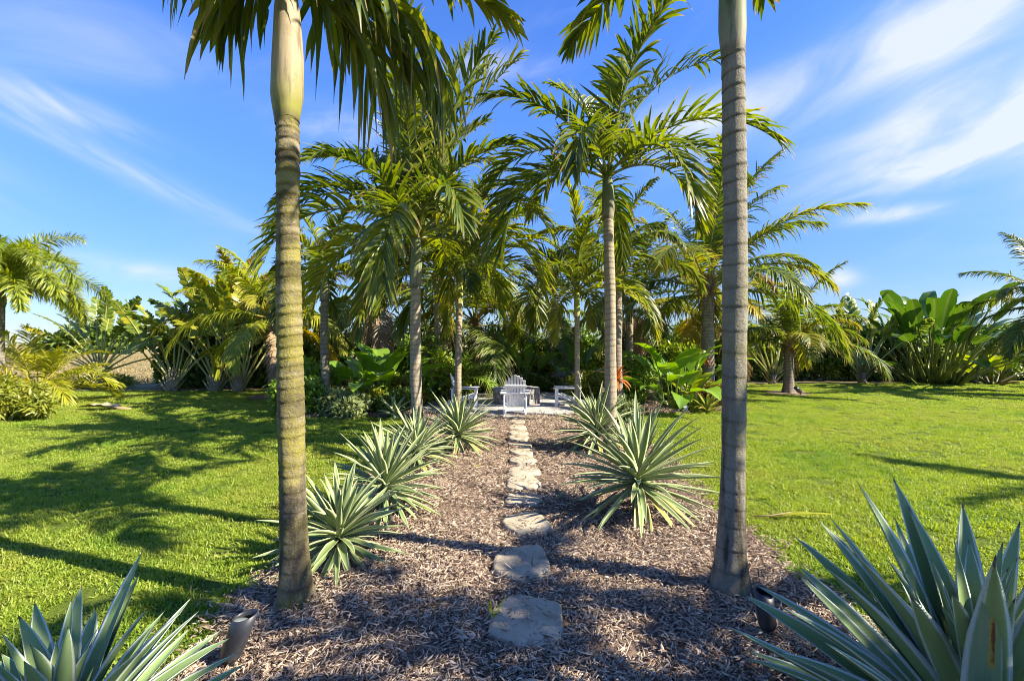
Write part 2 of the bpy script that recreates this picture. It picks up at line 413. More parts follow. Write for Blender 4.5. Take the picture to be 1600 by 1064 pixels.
def frond_mesh(sp, a0, a1, L, mat, seed=0):
    key = (sp, a0, a1, round(L, 2), mat, seed)
    if key in FR: return FR[key]
    q = SPECIES[sp]; rg = np.random.default_rng(abs(hash((a0, a1, seed, len(sp)))) % 99991)
    m = 26; s = np.linspace(0, 1, m)
    th = np.radians(a0 + (a1 - a0) * s ** q['p'])
    T = np.stack([np.cos(th), np.zeros(m), np.sin(th)], 1)
    P = np.concatenate([[[0, 0, 0]], np.cumsum((T[:-1] + T[1:]) / 2 * L / (m - 1), axis=0)])
    sway = rg.normal(0, .05) * L
    P[:, 1] += sway * s ** 2 + .012 * L * np.sin(s * 9 + rg.uniform(0, 6)) * s
    mb = MB()
    rad = np.interp(s, [0, .06, q['s0'] + .1, 1], [q['r'] * 2.1, q['r'] * 1.25, q['r'], q['r'] * .18])
    V, F, al = tube(P, rad, 6); mb.add(V, F, stem=1.0, rnd=.5, lv=al * .4)
    n = q['n']; spread = np.linspace(0, 1, n)
    sq = q['s0'] + (1 - q['s0']) * np.concatenate([spread])
    for sd in (-1, 1):
        ss = np.clip(sq + rg.normal(0, .35 / n, n), q['s0'], 1)
        base = np.stack([np.interp(ss, s, P[:, i]) for i in range(3)], 1)
        tt = np.interp(ss, s, th)
        Tl = np.stack([np.cos(tt), 0 * tt, np.sin(tt)], 1); Nl = np.stack([-np.sin(tt), 0 * tt, np.cos(tt)], 1)
        rel = (ss - q['s0']) / (1 - q['s0'])
        al_ = np.radians(np.interp(rel, [0, 1], q['al']) + rg.normal(0, q['jit'], n))
        if q['lift'] is None: lf = np.radians(rg.uniform(-75, 85, n))
        else: lf = np.radians(q['lift'] + rg.normal(0, q['jit'] * 1.6, n))
        S = np.array([0, sd, 0.])
        d = Tl * np.cos(al_)[:, None] + np.sin(al_)[:, None] * (S * np.cos(lf)[:, None] + Nl * np.sin(lf)[:, None])
        if sp == 'traveller':
            ln = q['L'] * np.interp(rel, [0, .08, .4, .8, 1], [.25, .75, 1, .85, .45])
        elif sp == 'coconut':
            ln = q['L'] * np.interp(rel, [0, .15, .5, .85, 1], [.55, .9, 1, .62, .3])
        else:
            ln = q['L'] * np.interp(rel, [0, .15, .45, .8, 1], [.6, .95, 1, .75, .45])
        ln = ln * L / {'manila': 2.0, 'manila_hang': 2.0, 'coconut': 3.4, 'foxtail': 2.2, 'areca': 1.6, 'traveller': 2.2}[sp] * rg.uniform(.85, 1.1, n)
        if sp == 'manila_hang': ln = ln / (L / 2.0) ** .6 * rg.uniform(.6, 1.2, n)
        W = np.full(n, q['W']) * rg.uniform(.8, 1.15, n) * (L / 2.2 if sp == 'traveller' else 1)
        if sp == 'traveller': W *= 1.12
        up = norm(Nl + S * -.25 * (1 if sp != 'foxtail' else 0) + rg.normal(0, .12, (n, 3)))
        dr = np.clip(q['droop'] * rg.normal(1, .3, n) * np.clip(.35 + np.abs(np.cos(tt)), 0, 1), 0.02, 1.5)
        keep = rg.random(n) > (.04 if sp != 'traveller' else .02)
        leaflets(mb, base[keep], d[keep], up[keep], ln[keep], W[keep], dr[keep], q['k'], q['prof'], q['fold'], rg.random(keep.sum()))
    FR[key] = mb.mesh(sp + '_frond', M[mat])
    return FR[key]

def blade(mb, L, W, prof, a0, a1, p=1.5, k=14, na=7, fold=.25, ruffle=0.0, pet=0.0, pr=.012, rnd=.5, seed=0, pa0=None, lobes=0.0):
    """one broad leaf on a stalk along +x / +z, curving from elevation a0 to a1"""
    rg = np.random.default_rng(seed)
    start = np.zeros(3)
    if pet:
        pa = a0 if pa0 is None else pa0
        s = np.linspace(0, 1, 8); th = np.radians(pa + (a0 - pa) * s ** 2) if pa0 is not None else np.full(8, np.radians(a0))
        T = np.stack([np.cos(th), 0 * th, np.sin(th)], 1)
        P = np.concatenate([[[0, 0, 0]], np.cumsum((T[:-1] + T[1:]) / 2 * pet / 7, axis=0)])
        V, F, al = tube(P, np.linspace(pr * 1.8, pr * .8, 8), 6); mb.add(V, F, stem=1.0, rnd=rnd)
        start = P[-1]
    s = np.linspace(0, 1, k); th = np.radians(a0 + (a1 - a0) * s ** p)
    T = np.stack([np.cos(th), 0 * th, np.sin(th)], 1)
    P = start + np.concatenate([[[0, 0, 0]], np.cumsum((T[:-1] + T[1:]) / 2 * L / (k - 1), axis=0)])
    N = np.stack([-np.sin(th), 0 * th, np.cos(th)], 1)
    u = np.linspace(-1, 1, na)
    w = W * prof(s) / 2
    ruf = ruffle * np.sin(s[:, None] * rg.uniform(18, 26) + np.sign(u)[None] * 1.3 + rg.uniform(0, 6)) * np.abs(u)[None] ** 2
    V = P[:, None] + u[None, :, None] * w[:, None, None] * np.array([0, 1., 0]) + N[:, None] * (fold * w[:, None] * np.abs(u)[None] + ruf * w[:, None])[..., None]
    V = V - T[:, None] * (lobes * (1 - s[:, None]) ** 5 * np.abs(u)[None] ** 1.5)[..., None]
    st = np.where(np.abs(u)[None] < .05, .55, 0) * np.ones((k, 1))
    mb.add(V.reshape(-1, 3), grid_faces(k, na), rnd=rnd, lv=np.repeat(s, na), stem=st.ravel())

P_PADDLE = lambda t: np.interp(t, [0, .06, .25, .6, .85, .96, 1], [.25, .7, .98, 1, .72, .35, .02])
P_HEART = lambda t: np.interp(t, [0, .05, .2, .4, .65, .85, 1], [.62, .86, 1, .97, .68, .34, .02])
P_STRAP = lambda t: np.interp(t, [0, .15, .5, .8, 1], [.8, .9, 1, .72, .03])

def agave_leaf_mesh(L, W, a_curve, mat, seed=0, base=.55, thick=.16, chan=.42, teeth=0.0):
    rg = np.random.default_rng(seed + 77)
    k = 22; s = np.linspace(0, 1, k)
    th = np.radians(a_curve * s ** 1.6 + rg.normal(0, 2) * s)
    T = np.stack([np.cos(th), 0 * th, np.sin(th)], 1)
    P = np.concatenate([[[0, 0, 0]], np.cumsum((T[:-1] + T[1:]) / 2 * L / (k - 1), axis=0)])
    P[:, 1] += rg.normal(0, .03) * L * s ** 2
    N = np.stack([-np.sin(th), 0 * th, np.cos(th)], 1)
    w = W * np.interp(s, [0, .15, .42, .7, .88, .965, 1], [base, base + .13, 1, .74, .36, .1, .012]) / 2
    u = np.array([-1, -.84, -.62, -.3, 0, .3, .62, .84, 1, .55, 0, -.55])
    top = np.array([1] * 9 + [0] * 3)
    ch = chan * (np.abs(u) ** 1.6)
    off = np.where(top == 1, ch, ch - thick * (1 - np.abs(u)) * 1.6)
    wav = .05 * np.sin(s * 11 + rg.uniform(0, 6))[:, None] * np.abs(u)[None] * np.sign(u)[None]
    V = P[:, None] + (u[None] * w[:, None])[..., None] * np.array([0, 1., 0]) + N[:, None] * ((off[None] + wav) * w[:, None])[..., None]
    mb = MB()
    n = len(u)
    mb.add(V.reshape(-1, 3), grid_faces(k, n, True), lu=np.tile(u, k), lv=np.repeat(s, n), rnd=rg.random())
    if teeth:
        nt = int(L / .018); st = np.linspace(.08, .93, nt); ww = np.interp(st, s, w)
        Pm = np.stack([np.interp(st, s, P[:, i]) for i in range(3)], 1); tm = np.interp(st, s, th)
        Tm = np.stack([np.cos(tm), 0 * tm, np.sin(tm)], 1); Nm = np.stack([-np.sin(tm), 0 * tm, np.cos(tm)], 1)
        for sd in (-1, 1):
            e = Pm + np.array([0, sd, 0]) * (ww[:, None] * .99) + Nm * (chan * ww[:, None])
            a = e - Tm * .004; b = e + Tm * .004; c = e + np.array([0, sd, 0]) * teeth + Tm * teeth * .5
            V = np.stack([a, b, c], 1).reshape(-1, 3); i = np.arange(nt) * 3
            mb.add(V, np.stack([i, i + 1, i + 2, i + 2], 1), lu=.99, lv=.6, rnd=.5)
    return mb.mesh('agave_leaf', M[mat])

GA = 2.399963
def agave(label, x, y, z0, n, L, W, mat, seed, group, low=-18, curve=-12, teeth=0, lean=(0, 0), yellow=6, top=86, pw=.74):
    rg = random.Random(seed)
    t = thing('agave', label, 'agave plant', (x, y, 0), group)
    vs = [agave_leaf_mesh(L * f, W * f2, c, mat, seed * 10 + i, teeth=teeth) for i, (f, f2, c) in
          enumerate(((1.0, 1.0, curve), (.94, 1.08, curve - 8), (1.04, .92, curve + 7), (.9, 1.0, curve * 1.6)))]
    vy = agave_leaf_mesh(L * .92, W, curve - 14, 'agave_old', seed * 10 + 9)
    mb = MB(); V, F, al = tube([(0, 0, -.02), (0, 0, z0 * .4), (0, 0, z0 * .8), (0, 0, z0 * .95)], [W * .8, W * .8, W * .6, W * .2], 12)
    mb.add(V, F, lu=0, lv=.2); link('stem', mb.mesh('agave_stem', M[mat]), t)
    for i in range(n):
        f = i / (n - 1)
        el = top + (low - top) * f ** pw + rg.gauss(0, 4)
        az = i * GA + rg.gauss(0, .12)
        old = f > .88 and rg.random() < yellow / (n * .12 + 1e-6)
        me = vy if old else vs[rg.randrange(4)]
        sc = (.80 if f < .1 else 1.0) * rg.uniform(.88, 1.06) * (1 - .12 * f * f)
        o = link('leaf', me, t, (0, 0, z0 + L * .10 * (1 - f)), (0, 0, 0), (sc, sc * rg.uniform(.9, 1.08), sc))
        o.matrix_basis = Matrix.Translation((lean[0] * (1 - f), lean[1] * (1 - f), z0 + L * .11 * (1 - f) - .03 * f)) @ Matrix.Rotation(az, 4, 'Z') @ Matrix.Rotation(-R(el), 4, 'Y') @ Matrix.Rotation(rg.gauss(0, .18), 4, 'X') @ Matrix.Diagonal((sc, sc, sc, 1)) 
        if old: o['label'] = 'yellowing lower leaf'
    return t

# ------------------------------------------------------------------ palms
def trunk_mesh(P, rad, spacing, mat, seed, n=28, bulge=.03):
    """P: centre line (k,3); rad(z) radius; ring scars every ~spacing metres"""
    rg = np.random.default_rng(seed)
    P = np.asarray(P, float); H = P[-1, 2]
    zs, rf, ring = [], [], []
    z = 0.0
    while z < H:
        st = spacing * rg.uniform(.7, 1.3) * np.interp(z / H, [0, .3, 1], [1.1, 1.0, .9])
        k_ = np.interp(z / H, [0, .3, .62, .8], [.42, .6, .9, 1.25]); a = bulge * rg.uniform(.5, 1.4) * k_
        for dz, f, r_ in ((0, 1 - a * .6, .9), (.006, 1 + a, .55), (.02, 1 + a * .6, .1), (st * .5, 1 + rg.normal(0, .008), 0), (st - .014, 1 - a * .2, .15), (st - .005, 1 - a * .55, .8)):
            if z + dz < H: zs.append(z + dz); rf.append(f); ring.append(r_ * min(1, k_ + .15) * rg.uniform(.6, 1))
        z += st
    zs = np.array(zs); rf = np.array(rf); ring = np.array(ring)
    cx = np.interp(zs, P[:, 2], P[:, 0]); cy = np.interp(zs, P[:, 2], P[:, 1])
    th = np.linspace(0, 2 * np.pi, n, endpoint=False)
    rr = np.array([rad(v) for v in zs]) * rf
    wob = 1 + .022 * np.sin(zs[:, None] * 3.3 + seed * 2) + .016 * np.sin(zs[:, None] * 7.9 + seed) + .03 * np.sin(th[None] * 2 + zs[:, None] * 1.7 + seed) + .018 * np.sin(th[None] * 5 + zs[:, None] * 4.1) + rg.normal(0, .004, (len(zs), n))
    root = np.exp(-zs / .10)[:, None] * .10 * np.sin(th[None] * 7 + seed)
    tilt = .011 * np.sin(th[None] + seed + zs[:, None] * 1.3) * np.minimum(zs / .2, 1)[:, None]
    V = np.stack([cx[:, None] + np.cos(th) * rr[:, None] * (wob + root), cy[:, None] + np.sin(th) * rr[:, None] * (wob + root), zs[:, None] + tilt - .03 * (zs[:, None] == 0)], -1)
    mb = MB(); mb.add(V.reshape(-1, 3), grid_faces(len(zs), n, True), ring=np.repeat(ring, n), hz=np.repeat(zs, n))
    top = np.array([[cx[-1], cy[-1], zs[-1]], [cx[-1], cy[-1], zs[-1] + .02]])
    V, F, al = tube(top, [rr[-1], rr[-1] * .5], n); mb.add(V, F, hz=zs[-1])
    return mb.mesh('palm_trunk', M[mat])

def curve_line(x1, y1, H, bow=0.0, k=16, ybow=0.0):
    s = np.linspace(0, 1, k)
    return np.stack([x1 * s + bow * np.sin(s * np.pi), y1 * s + ybow * np.sin(s * np.pi), H * s], 1)

def shaft_mesh(p0, p1, r0, r1, mat, seed, bulge=1.25):
    p0 = np.array(p0, float); p1 = np.array(p1, float)
    s = np.linspace(0, 1, 22); th = np.linspace(0, 2 * np.pi, 24, endpoint=False)
    r = np.interp(s, [0, .04, .18, .4, .7, 1], [r0 * 1.02, r0 * 1.08, r0 * bulge, r0 * bulge * .98, r0 * bulge * .80, r1])
    C = p0 + (p1 - p0) * s[:, None]
    lap = 1 + .06 * np.sin(th[None] * 1 + s[:, None] * 5 + seed) + .03 * np.sin(th[None] * 3 + seed)
    V = np.stack([C[:, :1] + np.cos(th) * r[:, None] * lap, C[:, 1:2] + np.sin(th) * r[:, None] * lap, C[:, 2:] + 0 * th], -1)
    mb = MB(); ring = np.where(np.abs(s - .02) < .03, .7, 0)
    mb.add(V.reshape(-1, 3), grid_faces(22, 24, True), lv=np.repeat(s, 24), ring=np.repeat(ring, 24))
    return mb.mesh('crownshaft', M[mat])

def place_frond(t, sp, at, az, a0, a1, L, mat, seed=0, roll=0.0, name='frond', label=None):
    me = frond_mesh(sp, int(a0), int(a1), L, mat, seed)
    o = link(name, me, t, at)
    o.rotation_euler = (roll, 0, az)
    if label: o['label'] = label
    return o

def palm(name, label, cat, x, y, H, r, sp, nf, L, mat, tmat, seed, group=None, top=(0, 0), bow=0, ybow=0, spacing=.10, shaft=None,
         el=(80, -30), bend=(35, 105), flare=1.55, extra=(), dry=0, bulge=.03, boots=False, az0=None, vary=4, skip=(), sbulge=1.25):
    rg = random.Random(seed)
    t = thing(name, label, cat, (x, y, 0), group)
    P = curve_line(top[0], top[1], H, bow, ybow=ybow)
    rad = lambda z: r * (1 + (flare - 1) * math.exp(-z / .20) + .16 * (1 - min(z / H, 1)))
    link('trunk', trunk_mesh(P, rad, spacing, tmat, seed, bulge=bulge), t)
    tip = np.array(P[-1]); ctr = tip.copy()
    if shaft:
        sl, smat = shaft
        d = norm(P[-1] - P[-3]); p1 = tip + d * sl
        link('crownshaft', shaft_mesh(tip - d * .03, p1, r * .98, r * .5, smat, seed, sbulge), t)
        ctr = p1
    if boots:
        mb = MB()
        rr2 = np.random.default_rng(seed)
        for i in range(26):
            az = i * GA; zb = H - .62 + .6 * i / 26
            c = np.array([np.interp(zb, P[:, 2], P[:, 0]), np.interp(zb, P[:, 2], P[:, 1]), zb])
            m2 = MB(); blade(m2, rr2.uniform(.28, .5), rr2.uniform(.10, .17), lambda s: np.interp(s, [0, .5, 1], [1, .7, .25]), rr2.uniform(62, 84), rr2.uniform(20, 60), k=6, na=3, fold=.4)
            V = m2.v[0] @ rot_z(az).T + c + np.array([math.cos(az), math.sin(az), 0]) * r * .85
            mb.add(V, m2.f[0], rnd=rr2.random(), lv=.3)
        for i in range(10):
            az = rr2.uniform(0, 6.28); l = rr2.uniform(.4, 1.1); zb = H - rr2.uniform(.1, .5)
            s = np.linspace(0, 1, 7)
            o = r + .1 * np.sin(s * 2.6) + .03
            c0 = np.array([np.interp(zb, P[:, 2], P[:, 0]), np.interp(zb, P[:, 2], P[:, 1]), 0])
            pts = c0 + np.stack([np.cos(az + s * .3) * o, np.sin(az + s * .3) * o, zb - l * s ** 1.3], 1)
            V, F, al = tube(pts, np.linspace(.03, .012, 7), 5, flat=.4); mb.add(V, F, rnd=rr2.random(), lv=.3)
        link('fibre_sheath', mb.mesh('palm_sheath', M['fibre']), t)
    a_start = rg.uniform(0, 6.28) if az0 is None else az0
    for i in range(nf):
        f = i / max(nf - 1, 1)
        a0 = el[0] + (el[1] - el[0]) * f ** .95 + rg.gauss(0, 3)
        a0 = round(a0 / 9) * 9
        a1 = max(a0 - (bend[0] + (bend[1] - bend[0]) * min(1, f * 1.6)), -89)
        az = a_start + i * GA + rg.gauss(0, .12)
        if i in skip: continue
        isdry = dry and i >= nf - dry
        off = r * (.35 + .4 * f)
        at = (ctr[0] + math.cos(az) * off * .8, ctr[1] + math.sin(az) * off * .8, ctr[2] - (.10 + .1 * f if shaft else .42 * f))
        o = place_frond(t, sp, at, az, a0, round(a1), round(L * rg.choice((.9, 1.0, 1.07)), 2), 'dry' if isdry else mat, i % vary, rg.gauss(0, .10))
        if isdry: o['label'] = 'dry brown hanging frond'
    for e in extra:
        az, a0, a1, l = e[:4]
        m2 = e[4] if len(e) > 4 else mat
        place_frond(t, e[6] if len(e) > 6 else sp, (ctr[0] + math.cos(az) * r * .5, ctr[1] + math.sin(az) * r * .5, ctr[2] - .08), az, a0, a1, l, m2, 7, e[5] if len(e) > 5 else 0.0, label='dry brown frond' if m2 == 'dry' else None)
    return t

AV = 'avenue palms along the stepping stone path'
pL = ground_at(463, 948); pR = ground_at(1141, 925)
palm('avenue_palm', 'mossy yellow-green palm trunk nearest on the left, with pale crownshaft and hanging fronds', 'palm tree', pL[0], pL[1], 3.04, .068, 'manila', 10, 1.8,
     'manila', 'trunk_mossy', 11, AV, top=(-.065, .02), bow=-.012, spacing=.075, sbulge=1.42, shaft=(1.0, 'shaft_pale'), el=(86, 48), bend=(25, 62), flare=1.72, bulge=.05, az0=.3,
     extra=((R(24), 22, -88, 1.3, 'manila', .1, 'manila_hang'), (R(54), 40, -64, 1.05, 'manila', -.2, 'manila_hang'), (R(-62), 20, -60, .9, 'manila', .2, 'manila_hang'), (R(160), 24, -60, .60, 'manila', .1, 'manila_hang'), (R(66), 15, -70, 1.0, 'manila', 0, 'manila_hang'),
     (R(-150), 22, -60, .55, 'manila', 0, 'manila_hang'), (R(-75), 25, -60, .9, 'manila', 0, 'manila_hang'), (R(42), 42, -86, 1.35, 'manila', -.1, 'manila_hang')))
palm('avenue_palm', 'grey ringed palm trunk nearest on the right, crown above the photo', 'palm tree', pR[0], pR[1], 3.55, .069, 'manila', 14, 1.85,
     'manila', 'trunk_grey', 23, AV, top=(.02, 0), bow=.02, spacing=.13, shaft=(1.0, 'shaft_green'), el=(86, 42), bend=(25, 70), flare=1.95, bulge=.03, az0=2.0)
palm('avenue_palm', 'tan palm rising behind the left row of agaves, drooping dense crown', 'palm tree', -1.42, 7.0, 2.5, .076, 'manila', 19, 2.5,
     'manila', 'trunk_tan', 5, AV, top=(-.06, 0), bow=-.03, spacing=.085, shaft=(.95, 'shaft_green'), el=(87, 18), bend=(35, 112), bulge=.02,
     extra=((R(15), 82, 50, 3.0), (R(172), 52, -30, 2.5), (R(60), 78, 30, 2.8), (R(40), 84, 62, 3.3), (R(-30), 80, 45, 2.9), (R(125), 80, 42, 2.9), (R(85), 82, 55, 3.1), (R(-85), 83, 58, 3.0), (R(5), 78, 40, 3.1)))
palm('avenue_palm', 'tall pale palm rising out of the right agave clump, arching crown against the sky', 'palm tree', 1.47, 6.8, 3.5, .076, 'manila', 13, 2.4,
     'manila', 'trunk_tan', 31, AV, top=(-.03, 0), bow=.015, spacing=.09, shaft=(.8, 'shaft_green'), el=(86, 8), bend=(40, 118), bulge=.018,
     extra=((R(10), 76, 10, 2.8), (R(160), 48, -65, 2.3), (R(5), 38, -45, 2.2)))
palm('avenue_palm', 'slender palm left of the white chair, behind the pale yellow agave', 'palm tree', -1.2, 10.0, 2.35, .068, 'manila', 15, 2.2,
     'manila', 'trunk_tan', 47, AV, top=(.04, 0), spacing=.085, shaft=(.9, 'shaft_lime'), el=(86, 12), bend=(40, 112), bulge=.02, extra=((R(30), 83, 50, 2.8), (R(150), 80, 40, 2.6)))
palm('avenue_palm', 'slim young palm right of the white chairs with light yellow-green upper stem', 'palm tree', 1.44, 10.0, 2.2, .055, 'manila', 16, 2.1,
     'manila', 'trunk_tan', 53, AV, top=(-.01, 0), spacing=.085, shaft=(.75, 'shaft_lime'), el=(84, 10), bend=(40, 105), bulge=.02)
palm('avenue_palm', 'shaded grey palm standing left of the big leafed plants in the rear bed', 'palm tree', -4.2, 10.4, 2.6, .082, 'manila', 12, 1.8,
     'manila', 'trunk_grey', 61, None, top=(-.08, 0), bow=-.04, spacing=.11, shaft=(.8, 'shaft_green'), el=(84, 0), bend=(45, 105))
# palms beyond the right edge of the photo: only their shadows are seen
palm('shade_palm', 'palm right of the photo whose shadow falls across the foreground mulch', 'palm tree', 6.3, .4, 4.0, .085, 'manila', 14, 2.0, 'manila', 'trunk_tan', 71, None, shaft=(.8, 'shaft_green'), el=(80, -25))
palm('shade_palm', 'palm right of the photo whose shadow falls on the right lawn', 'palm tree', 13.1, 3.1, 4.2, .085, 'manila', 13, 1.9, 'manila', 'trunk_tan', 73, None, shaft=(.8, 'shaft_green'), el=(80, -25))

palm('shade_palm', 'palm right of the photo whose shadow reaches the lower left agave', 'palm tree', 4.1, -.5, 3.9, .08, 'manila', 12, 1.8, 'manila', 'trunk_tan', 77, None, shaft=(.8, 'shaft_green'), el=(80, -10))

# coconut palms
CO = 'coconut palms around the patio and lawn'
def coco(label, x, y, H, nf, L, seed, mat='coconut', r=.12, dry=2, **kw):
    return palm('coconut_palm', label, 'coconut palm', x, y, H, r, 'coconut', nf, L, mat, 'trunk_coco', seed, CO, spacing=.09, boots=True, flare=kw.pop('flare', 1.5),
                el=kw.pop('el', (84, -22)), bend=kw.pop('bend', (40, 95)), dry=dry, bulge=.03, vary=5, **kw)
coco('largest coconut palm, behind the grey ringed trunk, brown boots hanging under its crown', 5.6, 13.0, 3.4, 16, 3.8, 101, dry=0, r=.15, el=(87, 2), bend=(35, 85),
     extra=((R(18), 72, 18, 4.2), (R(0), 56, -10, 3.8), (R(-10), 40, -35, 3.0), (R(30), 84, 45, 5.0), (R(8), 78, 35, 4.7), (R(-20), 34, -80, 2.0, 'dry')))
coco('stocky coconut palm alone on the right lawn in a small mulch ring', 9.0, 14.8, 1.75, 16, 2.7, 102, r=.13, dry=0, mat='coconut', el=(86, 26), extra=((R(-8), 48, -35, 2.3), (R(-172), 40, -55, 2.0)))
coco('coconut palm with bushy brown crown base right of the orange bromeliad', 4.0, 15.5, 3.0, 12, 3.2, 103, dry=1, el=(86, 0))
coco('coconut palm behind the heron sculptures with dark shaggy trunk', 1.55, 17.2, 3.1, 12, 3.1, 104, dry=1)
coco('coconut palm behind the patio with one bright sunlit frond hanging down', -1.3, 16.0, 2.5, 17, 3.5, 105, dry=2, extra=((R(-45), 40, -80, 3.2, 'coconut_yellow'), (R(160), 35, -70, 2.8, 'coconut_yellow')))  # sunlight on the hanging fronds is put into their yellow leaf colour
coco('tall coconut palm behind the tan left palm, its blue-green fronds above', -2.3, 14.2, 4.0, 16, 3.8, 106, dry=1, el=(87, 0), extra=((R(30), 70, 30, 4.2), (R(10), 50, 10, 3.9)))
coco('coconut palm at the back left of the bed, olive drooping crown', -5.3, 17.5, 3.6, 13, 3.2, 107, dry=1)
coco('yellowing coconut palm half hidden by the mossy trunk', -7.25, 13.8, 2.6, 16, 2.8, 108, mat='coconut_yellow', r=.10, dry=1)
coco('pale coconut trunk beside the tan left palm, ringed swollen base', -2.3, 10.8, 3.9, 9, 2.4, 109, dry=0, el=(86, 25), r=.11, flare=2.0)
coco('coconut trunk carrying the orange bromeliad, dry brown leaf skirt', 2.55, 11.0, 3.8, 9, 2.3, 110, dry=0, el=(86, 25), r=.10, flare=1.9)
coco('coconut palm leaning in at the right edge of the photo', 16.7, 14.0, 3.0, 18, 2.6, 111, dry=0)
coco('coconut palm behind the largest one, filling the gap to the lawn', 7.2, 17.0, 3.0, 13, 3.0, 112, dry=1, mat='coconut_yellow')
coco('short yellow coconut palm rising between the traveller palms on the left', -9.8, 16.2, 2.7, 15, 2.7, 113, dry=0, el=(86, 15), mat='coconut_yellow', r=.10)

# foxtail palm at the left edge and its yellow neighbours
palm('foxtail_palm', 'bushy foxtail palm at the left edge with arching plume fronds', 'palm tree', -13.4, 11.9, 2.6, .10, 'foxtail', 18, 2.4, 'foxtail', 'trunk_grey', 201, None, shaft=(.6, 'shaft_green'),
     el=(82, 14), bend=(90, 130), extra=((R(0), 62, -84, 2.7), (R(-20), 48, -86, 2.5), (R(15), 30, -86, 2.3), (R(-50), 60, -86, 2.4)))

def clump(name, label, cat, x, y, n, spec, mat, seed, L, el=(80, 35), bend=(40, 90), spread=.3, group=None, zc=.05):
    rg = random.Random(seed); t = thing(name, label, cat, (x, y, 0), group)
    mb = MB()
    for i in range(7):
        a = i * GA; b = (math.cos(a) * spread * .5, math.sin(a) * spread * .5, -.02); e = (math.cos(a) * spread, math.sin(a) * spread, zc + .5)
        V, F, al = tube([b, e], [.03, .02], 6); mb.add(V, F, stem=1)
    link('stem', mb.mesh('cane', M[mat]), t)
    for i in range(n):
        f = i / (n - 1); a0 = round((el[0] + (el[1] - el[0]) * f) / 8) * 8; a1 = round(a0 - (bend[0] + (bend[1] - bend[0]) * f))
        az = i * GA + rg.gauss(0, .15); rr = spread * rg.random()
        place_frond(t, spec, (math.cos(az) * rr, math.sin(az) * rr, zc + rg.random() * .5), az, a0, max(a1, -85), round(L * rg.choice((.8, .92, 1.05)), 2), mat, i % 3, rg.gauss(0, .15))
    return t
clump('areca_palm', 'golden yellow areca palm clump under the foxtail palm', 'areca palm', -12.9, 12.4, 30, 'areca', 'areca', 301, 1.9, el=(75, 15))
clump('areca_palm', 'fresh green areca palm clump left of the patio behind the slender palm', 'areca palm', -1.75, 13.6, 22, 'areca', 'bush', 302, 1.6, el=(85, 20))
clump('areca_palm', 'yellow-green areca palm behind the white chair at the patio rear', 'areca palm', -.2, 16.3, 18, 'areca', 'bush_lime', 303, 1.9, el=(88, 40))

# traveller palms
def traveller(label, x, y, n, L, seed, zt=.5, half=62, mat='traveller', rz=0.0, yel=0, blade_lean=8):
    rg = random.Random(seed); t = thing('traveller_palm', label, 'traveller palm', (x, y, 0), 'traveller palms along the lawn edge', rz)
    mb = MB(); P = [(0, 0, -.03), (0, 0, zt * .5), (0, 0, zt)]
    V, F, al = tube(P, [.16, .13, .15], 14); mb.add(V, F, hz=al * zt, ring=.2); link('trunk', mb.mesh('short_trunk', M['trunk_coco']), t)
    mb = MB()
    for i in range(9):                       # overlapping boat-shaped leaf bases
        f = i / 8 * 2 - 1; a = 90 - f * half * .9
        m2 = MB(); blade(m2, .62, .17, lambda s: np.interp(s, [0, .3, 1], [.9, 1, .3]), a, a, k=6, na=5, fold=.5)
        V = m2.v[0] + np.array([f * .05, -.05 - .02 * abs(f), zt - .15 - .25 * abs(f)]); mb.add(V, m2.f[0], rnd=rg.random(), lv=.2)
    link('leaf_base', mb.mesh('leaf_base', M['husk']), t)
    for i in range(n):
        f = i / (n - 1) * 2 - 1
        a = 90 - abs(f) ** .9 * half + rg.gauss(0, 3)
        a0 = round(a / 4) * 4
        me = frond_mesh('traveller', a0, a0 - 26 - round(abs(f) * 26), round(L * rg.choice((.92, 1, 1.08)), 2), mat if not (yel and i % yel == 0) else 'areca', i % 3)
        sgn = 1 if f >= 0 else -1
        o = link('leaf', me, t, (f * .14, -.02 + .02 * (i % 2), zt - .05))
        o.matrix_basis = Matrix.Translation((f * .12, rg.gauss(0, .03), zt - .10 * abs(f))) @ Matrix.Rotation((0 if sgn > 0 else math.pi) + rg.gauss(0, .22), 4, 'Z') @ Matrix.Rotation(R(rg.gauss(0, 40) + (70 if i % 2 else -60)), 4, Vector((math.cos(R(a0)), 0, math.sin(R(a0))))) 
    return t
traveller('grey-green traveller palm at the far left, brown skirt at its foot', -13.75, 15.2, 17, 2.55, 401, .75, 68)
traveller('traveller palm with yellow paddle leaves left of the pale fan stems', -11.35, 15.3, 15, 2.8, 402, .35, 46, yel=5)
traveller('tall traveller palm with open fan of thin pale stalks', -9.9, 15.3, 15, 3.6, 403, .3, 42)
traveller('traveller palm with bright yellow sunlit stalks', -9.05, 15.2, 14, 3.6, 404, .3, 32, yel=3)
traveller('traveller palm seen just right of the mossy trunk', -7.3, 16.8, 15, 2.9, 405, .4, 44)
traveller('low traveller palm between the grey ringed trunk and the lawn coconut palm', 10.3, 18.0, 13, 2.1, 406, .4, 45)
traveller('traveller palm with pale fan of stalks left of the banana-like clump', 14.0, 18.2, 15, 3.0, 407, .45, 42)
traveller('dull traveller palm hidden behind the foxtail side of the left hedge', -10.7, 17.2, 14, 3.7, 408, .4, 50)
traveller('traveller palm standing behind the yellow stalked one', -8.6, 17.2, 14, 3.9, 409, .4, 45)

